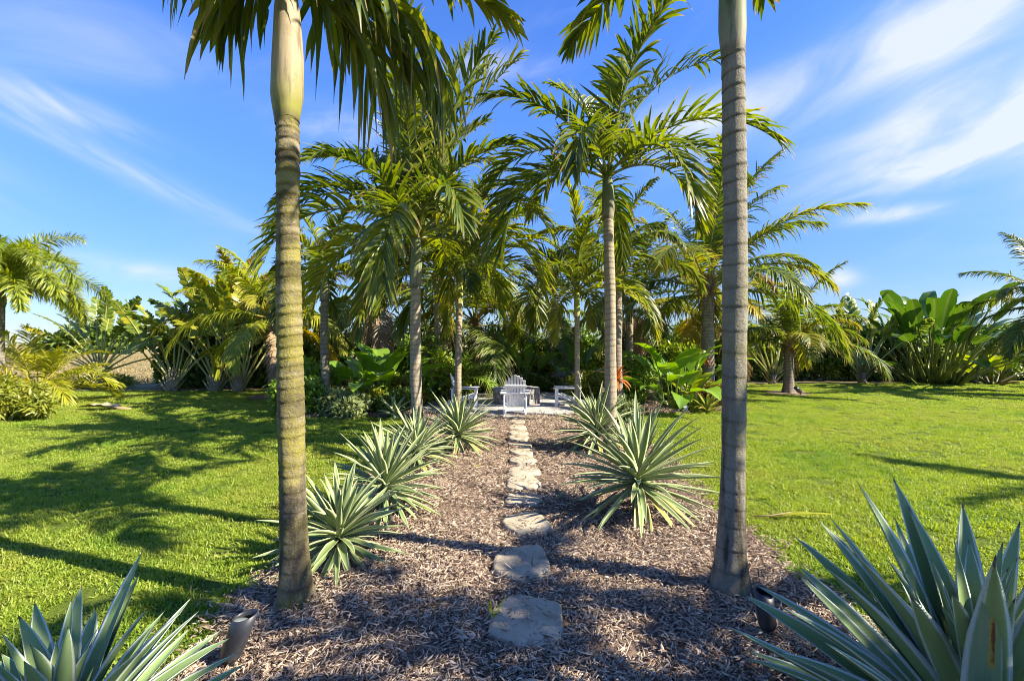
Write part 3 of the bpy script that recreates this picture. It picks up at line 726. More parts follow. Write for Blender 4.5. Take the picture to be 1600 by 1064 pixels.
def big_leaf_plant(name, label, cat, x, y, n, L, W, prof, pet, mat, seed, el=(85, 20), drop=60, spread=.25, ruffle=.05, lobes=0.0, pr=.014, group=None, fold=.2, z0=0.0):
    rg = random.Random(seed); t = thing(name, label, cat, (x, y, 0), group)
    vs = {}
    for i in range(n):
        f = i / (n - 1); a = round((el[0] + (el[1] - el[0]) * f + rg.gauss(0, 4)) / 8) * 8
        v = (a, i % 4)
        if v not in vs:
            mb = MB(); blade(mb, L * rg.uniform(.85, 1.1), W * rg.uniform(.85, 1.1), prof, min(a, 86) - (10 if lobes else 2), max(a - drop * rg.uniform(.7, 1.2), -80), 1.2 if lobes else 1.6, 14, 9, fold, ruffle, pet * rg.uniform(.62, 1.15), pr, rg.random(), seed + i, pa0=min(a + 8, 89), lobes=lobes)
            vs[v] = mb.mesh('broad_leaf', M[mat])
        az = i * GA + rg.gauss(0, .2); rr = spread * math.sqrt(rg.random())
        s = rg.uniform(.8, 1.08)
        link('leaf', vs[v], t, (math.cos(az) * rr, math.sin(az) * rr, z0), (rg.gauss(0, .12), 0, az), (s, s, s))
    return t
big_leaf_plant('giant_bird_of_paradise', 'large banana-like clump of glossy paddle leaves before the right hedge', 'bird of paradise', 16.9, 18.4, 84, 1.5, .52, P_PADDLE, 2.75, 'banana', 501, (90, 20), 60, 1.0, .06, pr=.03)
big_leaf_plant('banana_plant', 'banana-like plant with long leaves reaching right, beside the large clump', 'banana plant', 18.9, 18.0, 16, 1.5, .5, P_PADDLE, 1.0, 'bush_lime', 502, (75, 5), 50, .4, .06, pr=.03)
EAR = 'elephant ear plants in the rear bed'
big_leaf_plant('elephant_ear', 'upright elephant ear with biggest leaves right of the grey shaded palm', 'elephant ear', -3.35, 11.6, 17, .88, .62, P_HEART, 1.30, 'ear', 511, (86, 30), 70, .25, .04, .16, group=EAR)
big_leaf_plant('elephant_ear', 'low dark elephant ear at the left end of the bed', 'elephant ear', -4.3, 12.0, 11, .7, .5, P_HEART, .8, 'ear', 512, (80, 20), 80, .25, .04, .16, group=EAR)
big_leaf_plant('elephant_ear', 'sunlit elephant ear clump in front of the largest coconut palm', 'elephant ear', 4.1, 11.4, 24, .82, .58, P_HEART, 1.15, 'ear', 513, (86, 25), 75, .35, .05, .16, group=EAR)
big_leaf_plant('elephant_ear', 'smaller elephant ear beside the bromeliad by the grey ringed trunk', 'elephant ear', 4.75, 11.9, 10, .66, .45, P_HEART, .75, 'bush_lime', 514, (80, 20), 80, .3, .05, .16, group=EAR)
big_leaf_plant('elephant_ear', 'dark elephant ear behind the heron sculptures', 'elephant ear', 2.0, 14.8, 14, .75, .5, P_HEART, 1.15, 'banana', 515, (82, 25), 75, .4, .05, .16, group=EAR)
big_leaf_plant('banana_plant', 'young banana plant behind the white chair, slanting stalks', 'banana plant', .45, 15.3, 12, 1.3, .38, P_PADDLE, 1.1, 'banana', 516, (84, 40), 55, .3, .05, pr=.025)
big_leaf_plant('banana_plant', 'small banana plant with pale leaf at the patio rear left', 'banana plant', -.75, 15.5, 10, 1.0, .34, P_PADDLE, .8, 'bush', 517, (82, 30), 60, .25, .05, pr=.02)
big_leaf_plant('dracaena', 'strappy dracaena in front of the elephant ear leaves on the left', 'dracaena', -3.75, 10.9, 34, .75, .05, P_STRAP, 0, 'bush_gold', 518, (85, -10), 50, .08, 0, pr=.01, z0=.25)
big_leaf_plant('bromeliad', 'orange bromeliad rosette fixed to the coconut trunk', 'bromeliad', 2.45, 10.72, 44, .42, .07, P_STRAP, 0, 'orange', 521, (85, -35), 55, .05, 0, z0=.78)
big_leaf_plant('bromeliad', 'yellow-green bromeliad with pinkish tips left of the grey ringed trunk', 'bromeliad', 4.62, 10.75, 34, .62, .085, P_STRAP, 0, 'bromeliad', 522, (84, 10), 50, .08, 0, z0=.02)
big_leaf_plant('bromeliad', 'small orange bromeliad perched on the shaggy trunk of the largest palm', 'bromeliad', 5.42, 12.75, 22, .28, .05, P_STRAP, 0, 'orange', 523, (85, -30), 55, .05, 0, z0=1.15)

# ------------------------------------------------------------------ shrubs and hedges
def leaf_cloud(mb, C, n, size, rg, shape=P_LANCE, asp=.5, droop=.2, radii=None, hollow=.5):
    """n leaves through an ellipsoid set of lumps C: rows (x,y,z,rx,ry,rz)"""
    C = np.asarray(C, float); vol = (C[:, 3] * C[:, 4] * C[:, 5]) ** .67
    pick = rg.choice(len(C), n, p=vol / vol.sum())
    d = norm(rg.normal(size=(n, 3))); rad = (hollow + (1 - hollow) * rg.random(n) ** .6) * rg.uniform(.8, 1.12, n)
    base = C[pick, :3] + d * rad[:, None] * C[pick, 3:]
    ok = base[:, 2] > .03
    base, d = base[ok], d[ok]; n = len(base)
    dirv = norm(d * .7 + rg.normal(0, .6, (n, 3)) + np.array([0, 0, .25]))
    up = norm(d * .6 + np.array([0, 0, .7]) + rg.normal(0, .5, (n, 3)))
    L = size * rg.uniform(.6, 1.25, n)
    leaflets(mb, base, dirv, up, L, L * asp, np.abs(rg.normal(droop, .15, n)), 4, shape, .2, rg.random(n))

def shrub(name, label, cat, x, y, rx, ry, h, n, size, mat, seed, asp=.45, lumps=9, group=None, zlow=.1, shape=P_LANCE):
    rg = np.random.default_rng(seed); t = thing(name, label, cat, (x, y, 0), group)
    C = []
    for i in range(lumps):
        a = rg.uniform(0, 6.28); q = math.sqrt(rg.random()) * .7; zz = rg.uniform(zlow, .82)
        k = rg.uniform(.3, .5)
        C.append((math.cos(a) * q * rx, math.sin(a) * q * ry, zz * h, rx * k, ry * k, h * k * .6))
    C.append((0, 0, h * .45, rx * .6, ry * .6, h * .4))
    mb = MB(); leaf_cloud(mb, C, n, size, rg, shape, asp)
    link('foliage', mb.mesh('foliage', M[mat]), t)
    mb = MB()
    for i, c in enumerate(C[:7]):
        V, F, al = tube([(rg.normal(0, .05) * rx, rg.normal(0, .05) * ry, -.02), (c[0] * .5, c[1] * .5, c[2] * .5), (c[0], c[1], c[2])], [.025, .018, .008], 5); mb.add(V, F, stem=1)
    link('stem', mb.mesh('stem', M[mat]), t)
    return t

def hedge(label, x0, x1, y, h, d, n, seed, top_var=.25):
    rg = np.random.default_rng(seed); t = thing('hedge', label, 'hedge', ((x0 + x1) / 2, y, 0)); w = (x1 - x0) / 2
    C = []
    k = int((x1 - x0) / .45)
    for i in range(k):
        xx = -w + (i + .5) * (2 * w / k)
        for zz in (.25, .6, .88):
            C.append((xx + rg.normal(0, .12), rg.normal(0, .32), h * zz * (1 + rg.normal(0, top_var * .3)), .42, d / 2, h * .22))
    mb = MB(); leaf_cloud(mb, C, n, .19, rg, P_BLUNT, .62, .1, hollow=.55)
    link('foliage', mb.mesh('hedge_foliage', M['hedge']), t)
    mb = MB()
    for i in range(k * 2):
        xx = rg.uniform(-w, w)
        V, F, al = tube([(xx, rg.normal(0, .1), -.02), (xx + rg.normal(0, .15), rg.normal(0, .1), h * .4), (xx + rg.normal(0, .3), rg.normal(0, .15), h * .8)], [.03, .02, .01], 5); mb.add(V, F, stem=1)
    link('stems', mb.mesh('hedge_stems', M['hedge']), t)['kind'] = 'stuff'
    return t
hedge('dark clipped hedge behind the traveller palms on the left', -13.0, -6.4, 16.9, 1.75, 1.0, 16000, 601)
hedge('long dark hedge along the far side of the right lawn', 7.2, 25, 20.0, 2.1, 1.2, 34000, 602)
shrub('bush', 'olive yellow-green bush at the left edge of the lawn', 'bush', -10.55, 9.6, .8, .65, .85, 6000, .14, 'bush_gold', 611, .28, 14)
shrub('bush', 'low dry scrub beside the brown field at far left', 'bush', -14.6, 16.4, 1.4, .6, .6, 2500, .12, 'bush_gold', 612, .28)
shrub('shrub', 'low leafy shrub left of the shaded grey palm, sunlit yellow sprigs', 'shrub', -4.75, 10.2, .75, .6, .85, 2600, .11, 'bush', 621)
shrub('shrub', 'cream and green variegated shrub at the foot of the grey shaded palm', 'shrub', -3.6, 10.1, .75, .5, .6, 2400, .12, 'variegated', 622, .4)
shrub('shrub', 'dark low shrub between the variegated one and the small agave', 'shrub', -2.85, 10.5, .6, .5, .55, 2000, .10, 'bush_dark', 623)
shrub('shrub', 'rusty orange groundcover shrub left of the pale coconut trunk', 'shrub', -2.7, 11.2, .6, .4, .7, 2200, .12, 'rust', 624, .35)
shrub('shrub', 'broad-leaved pale shrub between the elephant ears and the tan palm', 'shrub', -2.75, 12.2, .65, .6, 1.75, 3200, .17, 'bush', 625, .35)
shrub('shrub', 'fluffy green shrub left of the left white chair', 'shrub', -1.75, 12.8, .65, .6, 1.2, 3600, .11, 'bush_lime', 626)
shrub('shrub', 'golden low shrub by the left white chair', 'shrub', -1.55, 12.2, .4, .4, .75, 1800, .11, 'bush_gold', 627)
shrub('shrub', 'low olive border shrub behind the patio on the left', 'shrub', -1.1, 15.3, .9, .5, .75, 3000, .11, 'rust', 628)
shrub('shrub', 'clipped dark green border shrub right behind the fire pit', 'shrub', .85, 15.2, 1.1, .5, .65, 3600, .09, 'bush_dark', 629)
shrub('shrub', 'dense dark fern-like shrub left of the sunlit elephant ears', 'shrub', 3.25, 12.3, .85, .7, 1.5, 5200, .12, 'bush', 630, .3)
shrub('shrub', 'small bright shrub at the foot of the sunlit elephant ears', 'shrub', 4.3, 10.9, .5, .35, .45, 1600, .10, 'bush_lime', 631)
shrub('shrub', 'pale variegated tuft just behind the large right agave', 'shrub', 2.3, 9.3, .3, .3, .5, 700, .16, 'variegated', 632, .22)
shrub('shrub', 'lime green bushy shrub between the dracaena and the small agave', 'shrub', -3.05, 11.3, .6, .5, .95, 2600, .12, 'bush_lime', 641, .35)
shrub('shrub', 'yellow croton-like shrub under the upright elephant ear', 'shrub', -3.4, 10.75, .4, .35, .6, 1500, .12, 'bush_gold', 642, .4)
shrub('shrub', 'fern-like bright shrub left of the dracaena', 'shrub', -4.9, 11.2, .7, .5, 1.2, 3000, .14, 'bush', 643, .28)
shrub('shrub', 'golden low shrub right of the right white chair', 'shrub', 2.15, 12.9, .6, .5, .8, 2600, .12, 'bush_gold', 644, .35)
shrub('shrub', 'lime shrub behind the right white chair and the herons', 'shrub', 1.3, 16.0, .8, .5, 1.3, 3200, .14, 'bush_lime', 645, .35)
shrub('shrub', 'leafy green shrub behind the sunlit elephant ears', 'shrub', 4.9, 13.0, .9, .6, 1.7, 4200, .15, 'bush_lime', 646, .35)
shrub('shrub', 'leafy green shrub behind the left white chair and its palm', 'shrub', -.95, 14.9, .7, .5, 1.25, 3000, .13, 'bush_lime', 647, .35)
shrub('shrub', 'rust and green shrub at the right end of the rear bed', 'shrub', 5.1, 11.6, .5, .45, .7, 1800, .12, 'rust', 648, .35)
for i, (x, y, rx, h, lab, m_) in enumerate((
    (-5.6, 18.8, 1.5, 2.6, 'tall dark shrub at the back left beyond the shaded grey palm', 'bush_dark'),
    (-3.6, 18.6, 1.5, 3.0, 'tall dark shrub at the back behind the upright elephant ear', 'bush_dark'),
    (-1.9, 18.8, 1.3, 2.5, 'tall green shrub at the back behind the left white chair', 'bush'),
    (-.2, 19.0, 1.3, 2.7, 'tall dark shrub at the back straight behind the facing chair', 'bush_dark'),
    (1.4, 19.2, 1.2, 2.2, 'shaded shrub at the back behind the slim young palm', 'bush_dark'),
    (3.2, 18.8, 1.4, 2.5, 'tall green shrub at the back behind the orange bromeliad', 'bush'),
    (5.2, 18.6, 1.5, 2.7, 'tall dark shrub at the back behind the sunlit elephant ears', 'bush_dark'),
    (6.9, 18.6, 1.1, 2.0, 'dark shrub at the back beside the grey ringed trunk', 'bush'))):
    shrub('tall_shrub', lab, 'shrub', x, y, rx, .8, h, 3000, .2, m_, 650 + i, .42, 12, 'tall shrubs behind the patio')
# far tree line beyond the field
for i, (x, y, rx, h, lab) in enumerate(((-62, 66, 9, 4.2, 'distant dark tree line bush at far left'), (-44, 70, 8, 3.2, 'distant dark bush beyond the brown field'), (52, 75, 12, 3.8, 'distant dark bush beyond the right hedge'))):
    shrub('distant_bush', lab, 'bush', x, y, rx, 3, h, 5000, .8, 'bush_dark', 680 + i, .5, 16)

# ------------------------------------------------------------------ agaves
AG = 'variegated agaves lining the path'
agave('grey-green variegated agave nearest on the left, beside the mossy trunk', -1.30, 3.42, .17, 96, .58, .060, 'agave', 701, AG, low=-24)
agave('bright variegated agave second on the left, lit by the sun', -1.21, 4.35, .24, 100, .70, .062, 'agave', 702, AG, low=-26)
agave('variegated agave half hidden behind the foot of the tan palm', -1.25, 5.9, .22, 96, .66, .060, 'agave', 703, AG, low=-20)
agave('pale yellow variegated agave farthest on the left, before the slender palm', -.81, 6.85, .24, 100, .74, .064, 'agave', 704, AG, low=-26)
agave('biggest variegated agave on the right of the path', 1.19, 4.3, .32, 100, .84, .068, 'agave', 705, AG, low=-28)
agave('variegated agave behind the biggest one, around the tall pale palm', 1.28, 6.85, .28, 100, .84, .066, 'agave', 706, AG, low=-24)
agave('small blue-green agave in the bed left of the tan palm', -2.55, 9.9, .08, 18, .52, .12, 'agave', 707, None, low=10, yellow=0)
FG = 'broad blue-green agaves in the foreground corners'
agave('broad blue-green agave cut off by the lower left corner', -1.62, 1.62, .07, 76, .66, .098, 'agave_blue', 711, FG, low=-10, teeth=.0, yellow=0, pw=.92)
ar = agave('broad blue-green agave cut off by the lower right corner', 1.67, 1.62, .12, 99, .90, .105, 'agave_blue', 712, FG, low=-12, teeth=.0025, yellow=0, pw=.95)
o = link('leaf', agave_leaf_mesh(.92, .135, -3, 'agave_scar', 7126), ar)
o.matrix_basis = Matrix.Translation((-.22, -.235, .10)) @ Matrix.Rotation(R(-95), 4, 'Z') @ Matrix.Rotation(-R(91), 4, 'Y')
o['label'] = 'upright leaf with a brown rust scar'

# ------------------------------------------------------------------ ground
def inbed(x, y):
    x = np.asarray(x, float); y = np.asarray(y, float)
    wob = .06 * np.sin(y * 2.1) + .04 * np.sin(y * 5.3 + 1) + .025 * np.sin(y * 11)
    l = np.interp(y, [0, 2.3, 3, 7, 9, 10], [-1.75, -1.62, -1.66, -1.7, -1.8, -2.2]) + wob
    r = np.interp(y, [0, 2.3, 3.3, 4.9, 8, 10], [2.3, 2.15, 1.93, 2.06, 2.2, 2.6]) + wob * .8
    strip = (x > l) & (x < r) & (y < 10.4)
    wx = .12 * np.sin(x * 1.7) + .06 * np.sin(x * 4.1)
    rear = (x > -5.3 + wob * 2) & (x < 5.6 + wob * 2) & (y > np.where(x < 0, 9.75, 10.35) + wx + .05 * (np.abs(x) ** 3) / 12) & (y < 19.5)
    ring = (x - 9.0) ** 2 + (y - 14.8) ** 2 < .55
    ring2 = (x + 7.25) ** 2 + (y - 13.8) ** 2 < .5
    return strip | rear | ring | ring2

def lawn_far(x):
    return np.interp(x, [-40, -15, -8, 8, 12, 40], [15.3, 15.35, 15.6, 17.6, 18.2, 18.6])

mb = MB(); g = 400.0
xs = np.array([-g, -120, -40, 0, 40, 120, g]); ys = np.array([-60, 0, 20, 60, 150, 900.])
X, Y = np.meshgrid(xs, ys, indexing='ij'); mb.add(np.stack([X, Y, 0 * X], -1).reshape(-1, 3), grid_faces(7, 6)[:, ::-1])
tag(link('ground', mb.mesh('ground', M['field'])), 'dry tan field stretching to the horizon', 'field', kind='structure')
mb = MB(); xs = np.linspace(-40, 40, 161); vv = np.linspace(0, 1, 50)
X = np.repeat(xs[:, None], 50, 1); Y = -12 + (lawn_far(X) + .08 * np.sin(X * 3) + 12) * vv[None]
mb.add(np.stack([X, Y, .004 + 0 * X], -1).reshape(-1, 3), grid_faces(161, 50)[:, ::-1])
tag(link('lawn', mb.mesh('lawn', M['turf'])), 'mown green lawn on both sides of the mulch path', 'lawn', kind='structure')

def bed_mesh():
    c = .09; xs = np.arange(-8.2, 10.2, c); ys = np.arange(-2, 19.6, c)
    X, Y = np.meshgrid(xs, ys, indexing='ij'); ins = inbed(X + c / 2, Y + c / 2)
    Z = .010 + .012 * (1 + np.sin(X * 3.1 + np.sin(Y * 2.3)) * np.sin(Y * 2.7)) 
    nu, nv = X.shape; F = grid_faces(nu, nv)
    keep = ins[:-1, :-1].ravel(); F = F[keep][:, ::-1]
    used = np.unique(F); mp = -np.ones(nu * nv, int); mp[used] = np.arange(len(used))
    mb = MB(); mb.add(np.stack([X, Y, Z], -1).reshape(-1, 3)[used], mp[F]); return mb.mesh('mulch_bed', M['mulch'])
tag(link('mulch_bed', bed_mesh()), 'bed of brown wood chip mulch under the path and patio plants', 'mulch bed', kind='structure')

PC = (0.0, 12.45); PRAD = 2.5
mb = MB(); th = np.linspace(0, 2 * np.pi, 64, endpoint=False)
rr = np.array([0.001, .8, 1.6, PRAD - .02, PRAD, PRAD]); zz = np.array([.035, .035, .035, .035, .030, .0])
V = np.stack([PC[0] + np.cos(th)[None] * rr[:, None] * 1.25, PC[1] + np.sin(th)[None] * rr[:, None], zz[:, None] + 0 * th], -1)
mb.add(V.reshape(-1, 3), grid_faces(6, 64, True))
tag(link('patio', mb.mesh('patio', M['patio'], False)), 'round grey paver patio under the white chairs', 'patio', kind='structure')

# scattered grass and chips
def scatter(name, src_meshes, pts, rz, scl, label, cat):
    coll = bpy.data.collections.new(name + '_source')
    for m_ in src_meshes: coll.objects.link(bpy.data.objects.new(m_.name, m_))
    me = bpy.data.meshes.new(name); n = len(pts)
    me.vertices.add(n); me.vertices.foreach_set('co', np.asarray(pts, np.float32).ravel())
    a = me.attributes.new('spin', 'FLOAT_VECTOR', 'POINT'); a.data.foreach_set('vector', np.asarray(rz, np.float32).ravel())
    a = me.attributes.new('size', 'FLOAT_VECTOR', 'POINT'); a.data.foreach_set('vector', np.asarray(scl, np.float32).ravel())
    o = link(name, me); tag(o, label, cat, kind='stuff')
    ng = bpy.data.node_groups.new(name, 'GeometryNodeTree')
    ng.interface.new_socket('Geometry', in_out='INPUT', socket_type='NodeSocketGeometry')
    ng.interface.new_socket('Geometry', in_out='OUTPUT', socket_type='NodeSocketGeometry')
    gi = ng.nodes.new('NodeGroupInput'); go = ng.nodes.new('NodeGroupOutput')
    ip = ng.nodes.new('GeometryNodeInstanceOnPoints'); ci = ng.nodes.new('GeometryNodeCollectionInfo')
    ci.inputs[0].default_value = coll; ci.inputs[1].default_value = True; ci.inputs[2].default_value = True
    ar_ = ng.nodes.new('GeometryNodeInputNamedAttribute'); ar_.data_type = 'FLOAT_VECTOR'; ar_.inputs[0].default_value = 'spin'
    as_ = ng.nodes.new('GeometryNodeInputNamedAttribute'); as_.data_type = 'FLOAT_VECTOR'; as_.inputs[0].default_value = 'size'
    er = ng.nodes.new('FunctionNodeEulerToRotation')
    L = ng.links.new
    L(gi.outputs[0], ip.inputs['Points']); L(ci.outputs[0], ip.inputs['Instance']); ip.inputs['Pick Instance'].default_value = True
    L(ar_.outputs[0], er.inputs[0]); L(er.outputs[0], ip.inputs['Rotation']); L(as_.outputs[0], ip.inputs['Scale'])
    L(ip.outputs[0], go.inputs[0])
    md = o.modifiers.new('scatter', 'NODES'); md.node_group = ng
    return o

def grass_patch(seed, n=150, size=.22, tall=1.0):
    wide = 1.0 if tall < 2 else 2.2
    rg = np.random.default_rng(seed); mb = MB()
    base = np.stack([rg.uniform(-size / 2, size / 2, n), rg.uniform(-size / 2, size / 2, n), np.zeros(n)], 1)
    az = rg.uniform(0, 6.28, n); e = np.radians(rg.uniform(25, 85, n))
    d = np.stack([np.cos(az) * np.cos(e), np.sin(az) * np.cos(e), np.sin(e)], 1)
    L = rg.uniform(.025, .058, n) * tall
    leaflets(mb, base, d, norm(rg.normal(0, .3, (n, 3)) + np.array([0, 0, 1.])), L, rg.uniform(.005, .0085, n) * wide, rg.uniform(.1, .6, n), 4, P_BLUNT, .25, rg.random(n) ** 1.2)
    return mb.mesh('grass_patch', M['grass'])
def grass():
    rg = np.random.default_rng(4); pts, scl = [], []
    for (y0, y1, dens, s, xm) in ((.8, 6.5, 70, 1.0, 9), (6.5, 11, 36, 1.25, 16), (11, 18.6, 20, 1.6, 28)):
        A = (y1 - y0) * xm * 2; n = int(A * dens)
        x = rg.uniform(-xm, xm, n); y = rg.uniform(y0, y1, n)
        ok = (np.abs(x) < y * 1.2 + 1.5) & (~inbed(x, y)) & (y < lawn_far(x) - .05)
        x, y = x[ok], y[ok]
        tuft = .75 + .5 * (np.sin(x * 5.1 + np.sin(y * 3.7) * 2) * np.sin(y * 4.3 + np.sin(x * 2.9) * 2) * .5 + .5) * rg.random(len(x))
        pts.append(np.stack([x, y, 0 * x + .004], 1)); scl.append(np.stack([0 * x + s, 0 * x + s, tuft * (1.0 if s < 1.1 else 1.15)], 1))
    pts = np.concatenate(pts); scl = np.concatenate(scl); n = len(pts)
    rz = np.stack([rg.normal(0, .06, n), rg.normal(0, .06, n), rg.uniform(0, 6.28, n)], 1)
    scatter('grass', [grass_patch(i) for i in range(6)], pts, rz, scl, 'short coarse green grass of the lawn', 'grass')
grass()

def field_tufts():
    rg = np.random.default_rng(12); src = []
    for i in range(4):
        m_ = grass_patch(70 + i, 70, .55, 7.0); m_.materials.clear(); m_.materials.append(M['field_blade']); src.append(m_)
    x = np.concatenate([rg.uniform(-62, -10, 2600), rg.uniform(8, 60, 1500)]); y = np.concatenate([rg.uniform(17.2, 55, 2600), rg.uniform(21.5, 50, 1500)])
    n = len(x); s = rg.uniform(.6, 1.5, n)
    scatter('field_grass', src, np.stack([x, y, 0 * x], 1), np.stack([0 * x, 0 * x, rg.uniform(0, 6.28, n)], 1), np.stack([s, s, s * rg.uniform(.5, 1.1, n)], 1), 'dry tan grass tufts of the field beyond the garden', 'grass')
field_tufts()

def chip_patch(seed, n=85, size=.30):
    rg = np.random.default_rng(seed); mb = MB()
    for i in range(n):
        l = rg.uniform(.012, .052) * (1 if rg.random() > .05 else 1.9); w = rg.uniform(.003, .010) * (1 if rg.random() > .04 else 1.8); h = rg.uniform(.002, .006)
        k = 4; s = np.linspace(-.5, .5, k)
        prof = np.array([.25, 1, .9, .3]) * rg.uniform(.7, 1.2, k)
        a = rg.uniform(0, 6.28); tilt = rg.normal(0, .30)
        bend = rg.normal(0, .05)
        u = np.array([-1, 1, .7, -.7]); zz = np.array([0, 0, 1, 1.])
        V = np.stack([np.repeat(s[:, None] * l, 4, 1), u[None] * w * prof[:, None] / 2 + (bend * l * s[:, None] ** 2 * 4), zz[None] * h * prof[:, None] + 0 * s[:, None]], -1).reshape(-1, 3)
        V = V @ np.array(Matrix.Rotation(tilt, 3, 'Y')).T @ np.array(Matrix.Rotation(rg.normal(0, .5), 3, 'X')).T @ rot_z(a).T
        V += np.array([rg.uniform(-size / 2, size / 2), rg.uniform(-size / 2, size / 2), rg.uniform(.004, .020) + abs(math.sin(tilt)) * l * .4])
        F = np.concatenate([grid_faces(k, 4, True), [[0, 1, 2, 3]], [[12, 15, 14, 13]]])
        mb.add(V, F, rnd=rg.random() ** .9)
    return mb.mesh('chip_patch', M['chip'], False)
STONES = [(822, 1120, 112, 84), (822, 982, 114, 82), (816, 889, 91, 54), (821, 825, 72, 34), (819, 788, 60, 19), (817, 761, 56, 18), (819, 743, 50, 17), (817, 725, 42, 12), (815, 711, 38, 10),
          (812, 699, 35, 9), (810, 689, 33, 8), (810, 681, 30, 6), (809, 672, 27, 9), (808, 663, 24, 6), (808, 656, 24, 4)]
STG = [(*ground_at(a, b), c * ground_at(a, b)[1] / FPX / 2) for a, b, c, d in STONES]
def chips():
    rg = np.random.default_rng(8); pts, scl = [], []
    for (y0, y1, dens, s, x0, x1) in ((1.0, 4.2, 95, 1.0, -1.9, 2.4), (4.2, 10.4, 42, 1.15, -2.4, 2.8), (9.6, 12.5, 16, 1.4, -5.5, 5.8)):
        n = int((y1 - y0) * (x1 - x0) * dens); x = rg.uniform(x0, x1, n); y = rg.uniform(y0, y1, n)
        ok = inbed(x, y) & (((x - PC[0]) / 1.25) ** 2 + (y - PC[1]) ** 2 > PRAD ** 2)
        for sx, sy, sr in STG: ok &= (np.hypot(x - sx, y - sy) > sr * .95 + .045) | (rg.random(n) < .015)
        x, y = x[ok], y[ok]; pts.append(np.stack([x, y, .012 + .02 * rg.random(len(x))], 1)); scl.append(np.full((len(x), 3), s))
    pts = np.concatenate(pts); scl = np.concatenate(scl); n = len(pts)
    rz = np.stack([rg.normal(0, .1, n), rg.normal(0, .1, n), rg.uniform(0, 6.28, n)], 1)
    lit_p = []
    for sx, sy, sr in STG:
        for _ in range(7): a_ = rg.uniform(0, 6.28); q_ = sr * math.sqrt(rg.random()) * .95; lit_p.append((sx + q_ * math.cos(a_), sy + q_ * math.sin(a_) * .8, .068))
    for _ in range(260):
        yy = rg.uniform(1.5, 9.5); sd = rg.random() < .5; xx = (-1.72 if sd else np.interp(yy, [0, 2.3, 3.3, 4.9, 8, 10], [2.3, 2.15, 1.93, 2.06, 2.2, 2.6])) + rg.normal(0, .16); lit_p.append((xx, yy, .03))
    m_ = len(lit_p); scatter('stray_chips', [chip_patch(50 + i, 5, .2) for i in range(5)], lit_p, np.stack([0 * np.arange(m_), 0 * np.arange(m_), rg.uniform(0, 6.28, m_)], 1), np.full((m_, 3), .9), 'stray chips on the stones and along the bed edge', 'mulch')
    scatter('wood_chips', [chip_patch(i) for i in range(7)], pts, rz, scl, 'loose shredded brown wood chips on the bed', 'mulch')
chips()

# ------------------------------------------------------------------ stepping stones
ORD = ['cut off by the lower photo edge', 'nearest whole one, broad and round', 'second whole one, with the palm shadow on its near edge', 'third whole one, beside the nearest left agave',
       'fourth one, darker and shaded', 'fifth one, left of the biggest agave top', 'sixth one, small and tan', 'seventh one, level with the second left agave', 'eighth one, half shaded',
       'ninth one along the path', 'tenth one, level with the pale yellow agave', 'eleventh one, thin and pale', 'third from the patio', 'second from the patio', 'last one touching the patio edge']
for i, (px, py, w, h) in enumerate(STONES):
    x, y = ground_at(px, py); y0 = ground_at(px, py - h / 2)[1]; y1 = ground_at(px, py + h / 2)[1]
    rx = w * y / FPX / 2; ry = min(max((y0 - y1) / 2, rx * .55), rx * 1.15)
    rg = np.random.default_rng(900 + i); n = 44; th = np.linspace(0, 2 * np.pi, n, endpoint=False)
    ex = rg.uniform(2.4, 3.6); shp = (np.abs(np.cos(th)) ** ex + np.abs(np.sin(th)) ** ex) ** (-1 / ex)
    shp = shp * (1 + .05 * np.sin(2 * th + rg.uniform(0, 6)) + .045 * np.sin(3 * th + rg.uniform(0, 6)) + .025 * np.sin(5 * th + rg.uniform(0, 6)) + .02 * np.sin(7 * th + rg.uniform(0, 6)) + rg.normal(0, .012, n))
    for _ in range(3):                       # straight chipped edges
        a_ = rg.uniform(0, 6.28); d_ = rg.uniform(.92, 1.02); cc = np.cos(th - a_); shp = np.where((cc > .3) & (shp * cc > d_), d_ / np.maximum(cc, .3), shp)
    rr = np.array([.002, .3, .6, .85, .95, .985, 1.0, 1.01]); zz = np.array([.048, .049, .048, .047, .044, .037, .024, -.02])
    zz = zz[:, None] + (rr[:, None] < .97) * .004 * (np.sin(th[None] * 2 + rr[:, None] * 5 + i) + rg.normal(0, .35, (8, n)))
    V = np.stack([np.cos(th)[None] * shp * rr[:, None] * rx, np.sin(th)[None] * shp * rr[:, None] * ry, zz], -1)
    mb = MB(); mb.add(V.reshape(-1, 3), grid_faces(8, n, True))
    o = link('stepping_stone', mb.mesh('stepping_stone', M['stone']), None, (x, y, .020), (rg.normal(0, .012), rg.normal(0, .012), rg.normal(0, .12)))
    tag(o, 'stepping stone, ' + ORD[i], 'stepping stone', 'stepping stones leading to the patio')

